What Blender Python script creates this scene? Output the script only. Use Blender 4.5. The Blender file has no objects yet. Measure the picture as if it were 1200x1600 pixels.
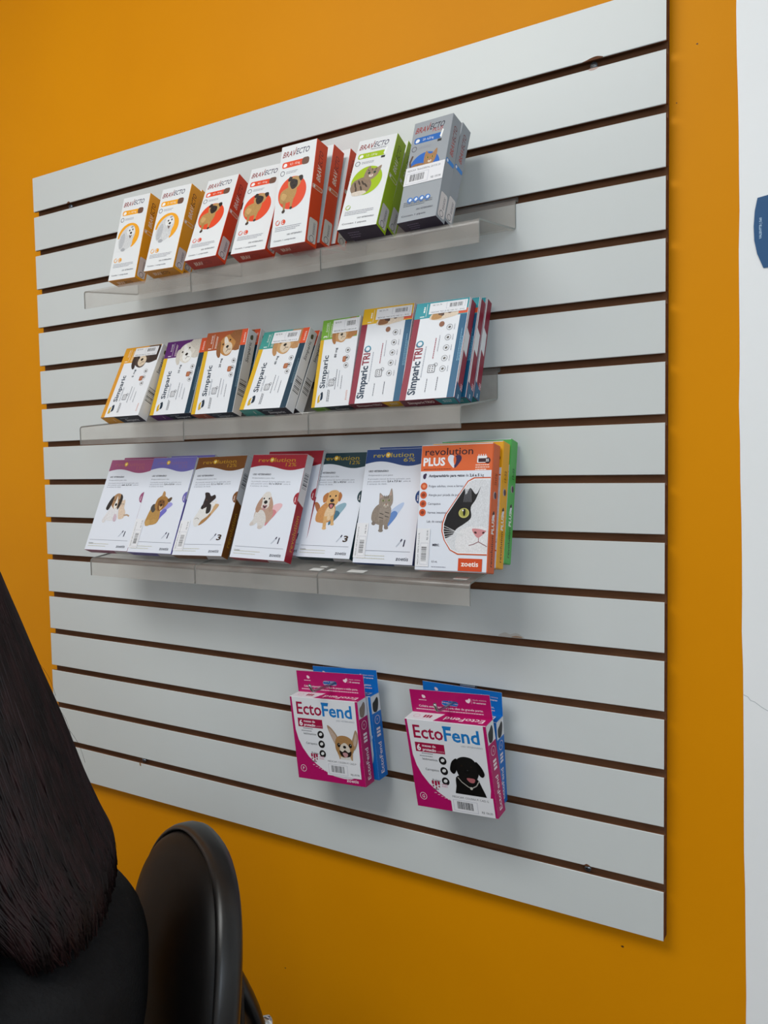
import bpy, bmesh, math, random
from mathutils import Vector, Matrix
# ---------------------------------------------------------------- camera, world, light
SC = bpy.context.scene
COL = SC.collection
ZO = 1.9663                      # height of the panel's reference line above the floor
CAM_C = Vector((1.4521, -1.0709, -0.5863 + ZO))
CAM_R = ((0.8564, 0.5160, -0.0166), (0.0154, -0.0576, -0.9982), (-0.5161, 0.8546, -0.0572))
cd = bpy.data.cameras.new('camera'); cam = bpy.data.objects.new('camera', cd); COL.objects.link(cam)
m = Matrix(((CAM_R[0][0], -CAM_R[1][0], CAM_R[2][0] * -1), (CAM_R[0][1], -CAM_R[1][1], CAM_R[2][1] * -1),
            (CAM_R[0][2], -CAM_R[1][2], CAM_R[2][2] * -1))).to_4x4()
m.translation = CAM_C
cam.matrix_world = m
cd.sensor_fit = 'VERTICAL'; cd.sensor_height = 36; cd.sensor_width = 27
cd.lens = 1279.11 * 36 / 1600
cd.clip_start = .02
SC.camera = cam
SC.view_settings.view_transform = 'Standard'; SC.view_settings.look = 'None'
SC.view_settings.gamma = 1; SC.view_settings.use_curve_mapping = False
SC.view_settings.exposure = 0.0
W = bpy.data.worlds.new('world'); SC.world = W; W.use_nodes = True
W.node_tree.nodes['Background'].inputs[0].default_value = (.75, .85, 1, 1)
W.node_tree.nodes['Background'].inputs[1].default_value = .3
def area(name, loc, target, sx, sy, power, col):
    l = bpy.data.lights.new(name, 'AREA'); l.shape = 'RECTANGLE'; l.size = sx; l.size_y = sy; l.energy = power; l.color = col
    o = bpy.data.objects.new(name, l); COL.objects.link(o); o.location = loc
    o.rotation_euler = (Vector(target) - Vector(loc)).to_track_quat('-Z', 'Y').to_euler()
    return o
area('ceiling_lamp_light', (.45, -1.52, 2.74), (.45, -1.3, 0), 1.3, .9, 33, (.97, .985, .96))
area('right_fill_light', (2.9, -2.5, 2.0), (.9, 0, 1.55), 1.6, 1.3, 27, (.76, .88, 1))  # added cool fill from the right; the room has no window there

# ---------------------------------------------------------------- materials
def lin(h):
    h = h.lstrip('#'); r = []
    for i in (0, 2, 4):
        c = int(h[i:i + 2], 16) / 255
        r.append(c / 12.92 if c <= .04045 else ((c + .055) / 1.055) ** 2.4)
    return r
MATS = {}
def newmat(name, hexc, rough=.5, metal=0.0, spec=.5):
    mt = bpy.data.materials.new(name); mt.use_nodes = True
    b = mt.node_tree.nodes['Principled BSDF']
    b.inputs['Base Color'].default_value = (*lin(hexc), 1); b.inputs['Roughness'].default_value = rough
    b.inputs['Metallic'].default_value = metal; b.inputs['Specular IOR Level'].default_value = spec
    return mt, mt.node_tree.nodes, mt.node_tree.links, b
def mat(key):
    """'#rrggbb' printed card, '~#rrggbb' printed fur"""
    if not isinstance(key, str): return key
    if key in MATS: return MATS[key]
    fur = key[0] == '~'
    mt, N, L, b = newmat('print_' + key.replace('#', '').replace('~', 'fur_'), key.lstrip('~'), .42, 0, .35)
    if fur:
        tc = N.new('ShaderNodeTexCoord'); mp = N.new('ShaderNodeMapping'); mp.inputs['Scale'].default_value = (1, 1, .45)
        nz = N.new('ShaderNodeTexNoise'); nz.inputs['Scale'].default_value = 1100; nz.inputs['Detail'].default_value = 3
        cr = N.new('ShaderNodeValToRGB'); c = lin(key.lstrip('~'))
        cr.color_ramp.elements[0].position = .3; cr.color_ramp.elements[1].position = .7
        cr.color_ramp.elements[0].color = (*[x * .84 for x in c], 1); cr.color_ramp.elements[1].color = (*[min(.9, x * 1.12) for x in c], 1)
        L.new(tc.outputs['Object'], mp.inputs[0]); L.new(mp.outputs[0], nz.inputs['Vector'])
        L.new(nz.outputs['Fac'], cr.inputs[0]); L.new(cr.outputs[0], b.inputs['Base Color'])
    MATS[key] = mt
    return mt
def noisy(name, c0, c1, scale, rough=.5, bump=0.0, bscale=None, stretch=None, spec=.5, detail=4):
    mt, N, L, b = newmat(name, c0, rough, 0, spec)
    tc = N.new('ShaderNodeTexCoord'); mp = N.new('ShaderNodeMapping')
    if stretch: mp.inputs['Scale'].default_value = stretch
    nz = N.new('ShaderNodeTexNoise'); nz.inputs['Scale'].default_value = scale; nz.inputs['Detail'].default_value = detail
    cr = N.new('ShaderNodeValToRGB'); cr.color_ramp.elements[0].position = .35; cr.color_ramp.elements[1].position = .65
    cr.color_ramp.elements[0].color = (*lin(c0), 1); cr.color_ramp.elements[1].color = (*lin(c1), 1)
    L.new(tc.outputs['Object'], mp.inputs[0]); L.new(mp.outputs[0], nz.inputs['Vector'])
    L.new(nz.outputs['Fac'], cr.inputs[0]); L.new(cr.outputs[0], b.inputs['Base Color'])
    if bump:
        n2 = N.new('ShaderNodeTexNoise'); n2.inputs['Scale'].default_value = bscale or scale; n2.inputs['Detail'].default_value = 5
        bp = N.new('ShaderNodeBump'); bp.inputs['Strength'].default_value = bump; bp.inputs['Distance'].default_value = .004
        L.new(mp.outputs[0], n2.inputs['Vector']); L.new(n2.outputs['Fac'], bp.inputs['Height']); L.new(bp.outputs[0], b.inputs['Normal'])
    return mt
M_ORANGE = noisy('orange_wall_paint', '#e29200', '#de8e00', 3, .5, .10, 14, spec=.12)
M_WHITEWALL = noisy('white_wall_paint', '#f8f9fa', '#f5f7f8', 2, .5, .08, 12)
M_FLOOR = noisy('floor_tile', '#6f6962', '#625c54', 5, .35)
M_CEIL = noisy('ceiling_paint', '#ecebe6', '#e6e5e0', 3, .7)
M_LAM = noisy('white_laminate', '#d3d7d6', '#d0d4d4', 2.2, .33, .03, 40, spec=.4)
M_MDF = noisy('raw_fibreboard', '#6e4932', '#7c553b', 60, .8, .1, 400, (.3, 1, 1), spec=.2)
M_MDFD = noisy('dark_fibreboard_edge', '#5b3622', '#6d4630', 60, .8, .2, 300, spec=.2)
M_STEEL, *_ = newmat('zinc_wire', '#b9babb', .28, 1)
M_STEELP, *_ = newmat('zinc_plate', '#aab6c2', .3, .9)
M_LEATHER = noisy('black_leatherette', '#090808', '#0c0a0a', 30, .5, .06, 900, spec=.22)
M_RIM = noisy('black_leatherette_rim', '#131212', '#171616', 30, .34, .05, 900, spec=.5)
M_PLASTIC, *_ = newmat('black_plastic', '#101112', .4)
M_CHROME, *_ = newmat('chrome', '#d8d8d8', .08, 1)
M_JACKET = noisy('black_jacket_cloth', '#0b0b0d', '#111113', 40, .75, .3, 220, spec=.25)
M_TROUSER = noisy('dark_trousers', '#15171d', '#1b1e26', 60, .8, .2, 300, spec=.2)
M_SHOE, *_ = newmat('black_shoe', '#0d0d0d', .4)
M_SKIN = noisy('skin', '#c08a6c', '#b98265', 30, .5)
M_EYE, *_ = newmat('eye_white', '#e6e2dc', .2)
M_IRIS, *_ = newmat('eye_brown', '#1c100a', .15)
M_LIP, *_ = newmat('lip', '#93524a', .45)
def hairmat():
    mt, N, L, b = newmat('dark_brown_hair', '#140d0d', .45, 0, .3)
    tc = N.new('ShaderNodeTexCoord'); mp = N.new('ShaderNodeMapping'); mp.inputs['Scale'].default_value = (90, 90, 3)
    nz = N.new('ShaderNodeTexNoise'); nz.inputs['Scale'].default_value = 1; nz.inputs['Detail'].default_value = 4
    cr = N.new('ShaderNodeValToRGB'); cr.color_ramp.elements[0].color = (*lin('#120808'), 1); cr.color_ramp.elements[1].color = (*lin('#301a1b'), 1)
    cr.color_ramp.elements[0].position = .4; cr.color_ramp.elements[1].position = .75
    L.new(tc.outputs['Object'], mp.inputs[0]); L.new(mp.outputs[0], nz.inputs['Vector']); L.new(nz.outputs['Fac'], cr.inputs[0]); L.new(cr.outputs[0], b.inputs['Base Color'])
    return mt
M_HAIR = hairmat()
def acrylic():
    mt, N, L, b = newmat('clear_dusty_acrylic', '#c6c0ba', .14, 0, .6)
    tr = N.new('ShaderNodeBsdfTransparent'); tr.inputs[0].default_value = (.97, .965, .955, 1)
    mx = N.new('ShaderNodeMixShader'); out = N['Material Output']
    tc = N.new('ShaderNodeTexCoord'); nz = N.new('ShaderNodeTexNoise'); nz.inputs['Scale'].default_value = 18; nz.inputs['Detail'].default_value = 5
    mr = N.new('ShaderNodeMapRange'); mr.inputs[1].default_value = .3; mr.inputs[2].default_value = .7; mr.inputs[3].default_value = .17; mr.inputs[4].default_value = .30
    L.new(tc.outputs['Object'], nz.inputs['Vector']); L.new(nz.outputs['Fac'], mr.inputs[0]); L.new(mr.outputs[0], mx.inputs[0])
    L.new(tr.outputs[0], mx.inputs[1]); L.new(b.outputs[0], mx.inputs[2]); L.new(mx.outputs[0], out.inputs[0])
    return mt
M_ACR = acrylic()
M_ACRE, *_ = newmat('cut_acrylic_edge', '#8d908b', .3)

# ---------------------------------------------------------------- mesh builder
class MB:
    def __init__(s): s.v = []; s.f = []; s.m = []; s.keys = []; s.smooth = []
    def mi(s, k):
        if k not in s.keys: s.keys.append(k)
        return s.keys.index(k)
    def add(s, vs, fs, k, smooth=False):
        o = len(s.v); s.v += [tuple(v) for v in vs]; i = s.mi(k)
        for f in fs: s.f.append([o + a for a in f]); s.m.append(i); s.smooth.append(smooth)
    def bm(s, b, k, M=None, smooth=False, mapf=None):
        b.verts.index_update()
        o = len(s.v); s.v += [tuple((M @ v.co) if M else v.co) for v in b.verts]
        for f in b.faces:
            s.f.append([o + v.index for v in f.verts]); s.m.append(s.mi(mapf(f) if mapf else k)); s.smooth.append(smooth)
        b.free()
    def box(s, a, b_, k, bev=0.0, M=None, seg=2):
        b = bmesh.new(); bmesh.ops.create_cube(b, size=1)
        a = Vector(a); b_ = Vector(b_)
        for v in b.verts: v.co = Vector([(a[i] + b_[i]) / 2 + v.co[i] * (b_[i] - a[i]) for i in range(3)])
        if bev: bmesh.ops.bevel(b, geom=list(b.edges), offset=bev, segments=seg, affect='EDGES', profile=.5)
        s.bm(b, k, M)
    def tube(s, pts, r, k, n=10, close=True, rfun=None, smooth=True):
        pts = [Vector(p) for p in pts]; rings = []; up = None
        for i, p in enumerate(pts):
            t = (pts[min(i + 1, len(pts) - 1)] - pts[max(i - 1, 0)]).normalized()
            if up is None:
                up = Vector((0, 0, 1)) if abs(t.z) < .9 else Vector((1, 0, 0))
            x = (up - t * up.dot(t)).normalized(); y = t.cross(x); up = x
            rr = rfun(i / max(1, len(pts) - 1)) if rfun else r
            rings.append([p + (x * math.cos(a) + y * math.sin(a)) * rr for a in [2 * math.pi * j / n for j in range(n)]])
        vs = [v for R in rings for v in R]; fs = []
        for i in range(len(rings) - 1):
            for j in range(n): fs.append([i * n + j, i * n + (j + 1) % n, (i + 1) * n + (j + 1) % n, (i + 1) * n + j])
        if close: fs += [list(range(n))[::-1], [(len(rings) - 1) * n + j for j in range(n)]]
        s.add(vs, fs, k, smooth)
    def loft(s, rings, k, cap=True, smooth=True):
        n = len(rings[0]); vs = [v for R in rings for v in R]; fs = []
        for i in range(len(rings) - 1):
            for j in range(n): fs.append([i * n + j, i * n + (j + 1) % n, (i + 1) * n + (j + 1) % n, (i + 1) * n + j])
        if cap: fs += [list(range(n))[::-1], [(len(rings) - 1) * n + j for j in range(n)]]
        s.add(vs, fs, k, smooth)
    def build(s, name, parent=None, matrix=None, **props):
        me = bpy.data.meshes.new(name); me.from_pydata(s.v, [], s.f); me.update()
        for k in s.keys: me.materials.append(mat(k))
        me.polygons.foreach_set('material_index', s.m); me.polygons.foreach_set('use_smooth', s.smooth); me.update()
        o = bpy.data.objects.new(name, me); COL.objects.link(o)
        if parent: o.parent = parent
        if matrix is not None: o.matrix_basis = matrix
        for a, b in props.items(): o[a] = b
        return o
def empty(name, loc=(0, 0, 0), matrix=None, **props):
    o = bpy.data.objects.new(name, None); COL.objects.link(o); o.empty_display_size = .05
    if matrix is not None: o.matrix_basis = matrix
    else: o.location = loc
    for a, b in props.items(): o[a] = b
    return o

# ---------------------------------------------------------------- printed faces
_tc = {}
def text_geo(st, bold=0.0):
    k = (st, bold)
    if k in _tc: return _tc[k]
    cu = bpy.data.curves.new('lettering', 'FONT'); cu.body = st; cu.size = 1; cu.resolution_u = 2; cu.offset = bold
    ob = bpy.data.objects.new('lettering', cu)
    me = ob.to_mesh()
    vs = [(v.co.x, v.co.y) for v in me.vertices]; fs = [list(p.vertices) for p in me.polygons]
    ob.to_mesh_clear(); bpy.data.objects.remove(ob); bpy.data.curves.remove(cu)
    if vs:
        x0 = min(v[0] for v in vs); x1 = max(v[0] for v in vs)
    else: x0 = x1 = 0
    _tc[k] = ([(x - x0, y) for x, y in vs], fs, max(x1 - x0, 1e-4))
    return _tc[k]
def smooth_poly(pts, n=4):
    out = []; L = len(pts)
    for i in range(L):
        p0, p1, p2, p3 = pts[i - 1], pts[i], pts[(i + 1) % L], pts[(i + 2) % L]
        for j in range(n):
            t = j / n
            out.append(tuple(.5 * (2 * p1[a] + (p2[a] - p0[a]) * t + (2 * p0[a] - 5 * p1[a] + 4 * p2[a] - p3[a]) * t * t + (3 * p1[a] - p0[a] - 3 * p2[a] + p3[a]) * t ** 3) for a in (0, 1)))
    return out
def clip_poly(pts, cl):
    out = pts
    for i in range(len(cl)):
        a, b = cl[i], cl[(i + 1) % len(cl)]; inp = out; out = []
        sd = lambda p: (b[0] - a[0]) * (p[1] - a[1]) - (b[1] - a[1]) * (p[0] - a[0])
        for j in range(len(inp)):
            p, q = inp[j - 1], inp[j]; dp, dq = sd(p), sd(q)
            if dp * dq < 0:
                t = dp / (dp - dq); out.append((p[0] + (q[0] - p[0]) * t, p[1] + (q[1] - p[1]) * t))
            if dq >= 0: out.append(q)
        if not out: return []
    return out
class Face:
    """a printed face: 2D drawing in millimetres, each call laid a hair above the one before"""
    def __init__(s, mb, O, U, V, cnt=None, clip=None, step=.009):
        s.mb = mb; s.O = Vector(O); s.U = Vector(U); s.V = Vector(V); s.N = s.U.cross(s.V).normalized()
        s.cnt = cnt or [.03]; s.clip = clip; s.step = step
    def P(s, u, v): return (s.O + s.U * u + s.V * v + s.N * s.cnt[0]) * .001
    def sub(s, cx, cy, sc, rot=0, clip=None):
        c, q = math.cos(rot), math.sin(rot)
        f = Face(s.mb, s.O + s.U * cx + s.V * cy, (s.U * c + s.V * q) * sc, (s.V * c - s.U * q) * sc, s.cnt, clip, s.step)
        f.N = s.N
        return f
    def up(s): s.cnt[0] += s.step
    def poly(s, pts, k):
        if s.clip: pts = clip_poly(list(pts), s.clip)
        if len(pts) < 3: return
        s.up(); s.mb.add([s.P(*p) for p in pts], [list(range(len(pts)))], k)
    def rect(s, a, b, c, d, k): s.poly([(a, b), (c, b), (c, d), (a, d)], k)
    def el(s, cx, cy, rx, ry, k, rot=0, n=22):
        c, q = math.cos(rot), math.sin(rot)
        s.poly([(cx + rx * math.cos(t) * c - ry * math.sin(t) * q, cy + rx * math.cos(t) * q + ry * math.sin(t) * c) for t in [2 * math.pi * i / n for i in range(n)]], k)
    def blob(s, pts, k, n=4):
        a = sum(pts[i - 1][0] * pts[i][1] - pts[i][0] * pts[i - 1][1] for i in range(len(pts)))
        if a < 0: pts = pts[::-1]
        s.poly(smooth_poly(pts, n), k)
    def ring(s, cx, cy, r, w, k, n=24):
        s.up(); vs = []
        for i in range(n):
            t = 2 * math.pi * i / n
            vs += [s.P(cx + r * math.cos(t), cy + r * math.sin(t)), s.P(cx + (r - w) * math.cos(t), cy + (r - w) * math.sin(t))]
        s.mb.add(vs, [[2 * i, 2 * ((i + 1) % n), 2 * ((i + 1) % n) + 1, 2 * i + 1] for i in range(n)], k)
    def line(s, pts, w, k):
        s.up()
        for a, b in zip(pts, pts[1:]):
            dx, dy = b[0] - a[0], b[1] - a[1]; l = math.hypot(dx, dy) or 1; nx, ny = -dy / l * w / 2, dx / l * w / 2
            q = [(a[0] - nx, a[1] - ny), (b[0] - nx, b[1] - ny), (b[0] + nx, b[1] + ny), (a[0] + nx, a[1] + ny)]
            if s.clip: q = clip_poly(q, s.clip)
            if len(q) > 2: s.mb.add([s.P(*p) for p in q], [list(range(len(q)))], k)
    def rrect(s, a, b, c, d, r, k, n=4):
        pts = []
        for cx, cy, t0 in ((c - r, b + r, -90), (c - r, d - r, 0), (a + r, d - r, 90), (a + r, b + r, 180)):
            for i in range(n + 1):
                t = math.radians(t0 + 90 * i / n); pts.append((cx + r * math.cos(t), cy + r * math.sin(t)))
        s.poly(pts, k)
    def text(s, st, u, v, h, k, w=None, rot=0, bold=0.0, shear=0.0, al='l'):
        """h = cap height, w = forced length; rot in degrees about (u, v)"""
        vs, fs, tw = text_geo(st, bold); sy = h / .69; sx = (w / tw) if w else sy * .92; L = tw * sx
        off = {'l': 0, 'c': -L / 2, 'r': -L}[al]; c, q = math.cos(math.radians(rot)), math.sin(math.radians(rot))
        s.up(); out = []
        for x, y in vs:
            X = x * sx + off + y * sy * shear; Y = y * sy
            out.append(s.P(u + X * c - Y * q, v + X * q + Y * c))
        s.mb.add(out, fs, k)
        return L
    def barcode(s, u, v, w, h, k='#2a2a2e', seed=1, n=26, rot=0):
        r = random.Random(seed); f = s.sub(u, v, 1, math.radians(rot)); x = 0; f.up(); ws = [r.choice((1, 1, 2, 3)) for _ in range(n * 2)]; tot = sum(ws)
        for i, q in enumerate(ws):
            q = q * w / tot
            if i % 2 == 0: f.mb.add([f.P(x, 0), f.P(x + q, 0), f.P(x + q, h), f.P(x, h)], [[0, 1, 2, 3]], k)
            x += q
        s.cnt[0] = f.cnt[0]
    def bars(s, u, v, w, k, n=2, h=.8, gap=1.9, seed=0, ragged=.3, rot=0):
        """small print too fine to read"""
        r = random.Random(seed); f = s.sub(u, v, 1, math.radians(rot)); f.up()
        for i in range(n):
            x = 0; L = w * (1 - (ragged * r.random() if i == n - 1 else .05 * r.random()))
            while x < L - .8:
                q = min(r.uniform(1.2, 4.2), L - x)
                f.mb.add([f.P(x, -i * gap), f.P(x + q, -i * gap), f.P(x + q, -i * gap + h), f.P(x, -i * gap + h)], [[0, 1, 2, 3]], k); x += q + .55
FACES = {'front': lambda w, d, h: ((0, -d, 0), (1, 0, 0), (0, 0, 1)), 'right': lambda w, d, h: ((w, -d, 0), (0, 1, 0), (0, 0, 1)),
         'left': lambda w, d, h: ((0, 0, 0), (0, -1, 0), (0, 0, 1)), 'top': lambda w, d, h: ((0, -d, h), (1, 0, 0), (0, 1, 0)),
         'bottom': lambda w, d, h: ((0, 0, 0), (1, 0, 0), (0, -1, 0)), 'back': lambda w, d, h: ((w, 0, 0), (-1, 0, 0), (0, 0, 1))}
class Carton:
    def __init__(s, w, d, h, front='#e4e5e7', right=None, left=None, top=None, bottom=None, back=None, bev=.45):
        s.w, s.d, s.h = w, d, h; s.mb = MB(); s.parts = []
        cols = {'front': front, 'right': right or front, 'left': left or right or front, 'top': top or front, 'bottom': bottom or front, 'back': back or front}
        def mapf(f):
            n = f.normal; a = max(range(3), key=lambda i: abs(n[i]))
            return cols[(('left', 'right'), ('front', 'back'), ('bottom', 'top'))[a][n[a] > 0]]
        b = bmesh.new(); bmesh.ops.create_cube(b, size=1)
        for v in b.verts: v.co = Vector(((v.co.x + .5) * w, (v.co.y - .5) * d, (v.co.z + .5) * h)) * .001
        bmesh.ops.bevel(b, geom=list(b.edges), offset=bev * .001, segments=1, affect='EDGES'); b.normal_update()
        s.mb.bm(b, None, mapf=mapf)
        s.cn = {}
    def face(s, n, mb=None, lift=0.0):
        O, U, V = FACES[n](s.w, s.d, s.h)
        c = s.cn.setdefault(n, [.03])
        if mb: return Face(mb, O, U, V, [c[0] + .05 + lift * .1])
        return Face(s.mb, O, U, V, c)
    def part(s, name, label=None):
        mb = MB(); s.parts.append((name, mb, label)); return mb
    def build(s, name, matrix, label, group=None):
        o = s.mb.build(name, None, matrix, label=label, category='box')
        if group: o['group'] = group
        for n, mb, lb in s.parts:
            p = mb.build(n, o)
            if lb: p['label'] = lb
        return o
def dup(src, matrix, label, group=None):
    o = src.copy(); COL.objects.link(o); o.matrix_basis = matrix; o['label'] = label
    if group: o['group'] = group
    for ch in src.children:
        c = ch.copy(); COL.objects.link(c); c.parent = o; c.matrix_parent_inverse = ch.matrix_parent_inverse.copy()
    return o
# poses measured for every carton: width, depth, height, back-bottom-left corner (mm), lean, turn, roll
POSE = {
'A1':(62.4,23.6,150.8,343.9,-94.5,-278.1,0.2612,0.0306,0.0194),
'A10':(59.7,21.9,147.4,913.1,-111.3,-280.5,0.3055,-0.0756,0.0138),
'A11':(59.7,21.9,147.4,907.0,-77.4,-276.2,0.3492,-0.0756,0.0138),
'A2':(63.8,23.1,146.9,445.9,-111.3,-280.1,0.3103,0.0189,0.0223),
'A2b':(63.8,23.1,146.9,431.0,-78.8,-275.3,0.3540,0.0189,0.0223),
'A3':(62.7,23.1,149.8,540.9,-118.5,-280.6,0.4145,0.0211,-0.0029),
'A4':(64.1,24.1,149.3,623.6,-106.4,-279.8,0.3663,0.0357,0.0152),
'A5':(64.2,25.5,150.8,707.7,-114.2,-281.0,0.1935,-0.0347,0.0214),
'A6':(64.2,25.5,150.8,708.3,-80.5,-275.9,0.2372,-0.0347,0.0214),
'A7':(64.2,25.5,150.8,715.2,-51.4,-272.6,0.2634,-0.0347,0.0214),
'A8':(61.7,25.1,145.6,823.5,-117.9,-280.1,0.3920,0.0201,0.0297),
'A9':(61.7,25.1,145.6,818.0,-81.8,-275.3,0.4182,0.0201,0.0297),
'B1':(90.8,21.3,141.8,300.2,-87.0,-506.7,0.4724,0.0090,-0.0070),
'B2':(91.4,21.4,138.7,394.7,-63.6,-504.4,0.3737,0.0202,-0.0076),
'B3':(88.7,21.3,142.6,501.2,-73.7,-506.7,0.3145,-0.0094,0.0018),
'B3b':(88.7,21.3,142.6,504.1,-48.1,-503.8,0.3233,-0.0094,0.0018),
'B4':(91.6,19.6,140.8,613.2,-88.4,-507.6,0.4668,-0.0151,0.0079),
'B4b':(91.6,19.6,140.8,614.0,-66.1,-508.4,0.4843,-0.0151,0.0079),
'B5':(69.5,20.5,140.2,721.5,-47.6,-504.6,0.2673,-0.0389,-0.0081),
'B6':(86.4,17.7,152.2,793.2,-58.5,-503.6,0.3358,0.0096,-0.0048),
'B7':(81.4,18.1,147.6,905.6,-106.9,-508.7,0.3940,0.0082,-0.0062),
'B7b':(81.4,18.1,147.6,909.8,-80.5,-507.0,0.3591,0.0082,-0.0062),
'B7c':(81.4,18.1,147.6,909.5,-56.2,-504.4,0.3417,0.0082,-0.0062),
'C1':(104.7,16.6,171.9,258.2,-101.3,-732.4,0.4238,0.0289,-0.0008),
'C1b':(104.7,16.6,171.9,267.8,-79.1,-729.0,0.4151,0.0289,-0.0008),
'C2':(101.8,16.6,173.0,365.0,-100.0,-732.6,0.4121,0.0072,-0.0050),
'C2b':(101.8,16.6,173.0,383.1,-75.9,-729.3,0.4121,0.0072,-0.0050),
'C3':(104.8,16.2,175.1,471.0,-102.0,-733.5,0.4420,0.0196,-0.0219),
'C4':(109.0,17.1,170.3,591.8,-97.0,-731.2,0.3642,-0.0146,0.0135),
'C4b':(92.0,15.5,178.0,602.5,-63.5,-727.4,0.3400,-0.0146,0.0040),
'C5':(99.1,16.6,169.3,697.3,-67.5,-729.0,0.3904,-0.0161,-0.0045),
'C6':(99.3,16.6,169.1,806.5,-76.4,-730.2,0.2822,-0.0093,-0.0068),
'C6b':(99.3,16.6,169.1,816.9,-57.8,-726.7,0.2822,-0.0093,-0.0068),
'C7':(105.3,23.9,170.0,920.6,-92.5,-731.8,0.1824,0.0187,-0.0095),
'C8':(105.3,23.9,170.0,922.7,-67.1,-728.7,0.1999,0.0187,-0.0095),
'C9':(105.3,23.9,170.0,923.1,-41.6,-725.3,0.2086,0.0187,-0.0095),
'D1':(125.6,24.1,131.4,680.3,-41.4,-1072.0,-0.0660,0.0070,-0.0611),
'D2':(124.9,24.1,130.0,688.8,-8.1,-1070.4,-0.0618,-0.0413,-0.0690),
'D3':(126.6,24.2,133.8,893.3,-40.6,-1072.0,-0.1508,-0.0132,-0.0646),
'D4':(125.5,24.9,128.9,880.7,-4.7,-1065.0,-0.1356,-0.0001,0.0134)}
def dims(n): return POSE[n][:3]
def pose(n):
    x, y, z, t, yw, r = POSE[n][3:]
    R = Matrix.Rotation(yw, 4, 'Z') @ Matrix.Rotation(-t, 4, 'X') @ Matrix.Rotation(r, 4, 'Y')
    return Matrix.Translation((x * .001, y * .001, z * .001 + ZO)) @ R

# ---------------------------------------------------------------- the setting
def struct(name, mb): return mb.build(name, None, None, kind='structure')
XL, XR, YF, ZC = -1.5, 3.2, -3.4, 2.8
XE = 1.306                                  # where the orange paint ends
WY = .0185
r = random.Random(4)
N_ = 60; edge = []
KE = [(0, 1.3215), (.65, 1.3195), (1.155, 1.3111), (1.3, 1.309), (1.47, 1.305), (1.65, 1.3035), (1.72, 1.303), (1.9, 1.2985), (2.0, 1.2985), (2.8, 1.2985)]
def ke(z):
    for (a, b), (c, d) in zip(KE, KE[1:]):
        if z <= c: return b + (d - b) * (z - a) / (c - a)
for i in range(N_ + 1):
    z = ZC * i / N_; edge.append((ke(z) + r.uniform(-.0007, .0007), z))
def wallmesh(pl, pr, y0, y1, k):
    """wall between two vertical poly-lines of (x, z), front at y0, back at y1"""
    mb = MB(); n = len(pl); vs = []
    for y in (y0, y1):
        vs += [(x, y, z) for x, z in pl] + [(x, y, z) for x, z in pr]
    fs = []; B = 2 * n
    for i in range(n - 1):
        fs += [[i, n + i, n + i + 1, i + 1], [B + i, B + i + 1, B + n + i + 1, B + n + i], [i, i + 1, B + i + 1, B + i], [n + i, B + n + i, B + n + i + 1, n + i + 1]]
    fs += [[0, B, B + n, n], [n - 1, 2 * n - 1, B + 2 * n - 1, B + n - 1]]
    mb.add(vs, fs, k); return mb
struct('wall_back', wallmesh([(XL - .1, z) for x, z in edge], edge, WY, WY + .12, M_ORANGE))
wr = wallmesh(edge, [(XR + .1, z) for x, z in edge], WY - .0012, WY + .12, M_WHITEWALL)
struct('wall_back_white', wr)
def slab(name, a, b, k):
    mb = MB(); mb.box(a, b, k); return struct(name, mb)
slab('floor', (XL - .1, YF - .1, -.1), (XR + .1, WY + .12, 0), M_FLOOR)
slab('ceiling', (XL - .1, YF - .1, ZC), (XR + .1, WY + .12, ZC + .1), M_CEIL)
slab('wall_left', (XL - .1, YF - .1, 0), (XL, WY, ZC), M_WHITEWALL)
slab('wall_right', (XR, YF - .1, 0), (XR + .1, WY - .0012, ZC), M_WHITEWALL)
slab('wall_front', (XL, YF - .1, 0), (XR, YF, ZC), M_WHITEWALL)

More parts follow.
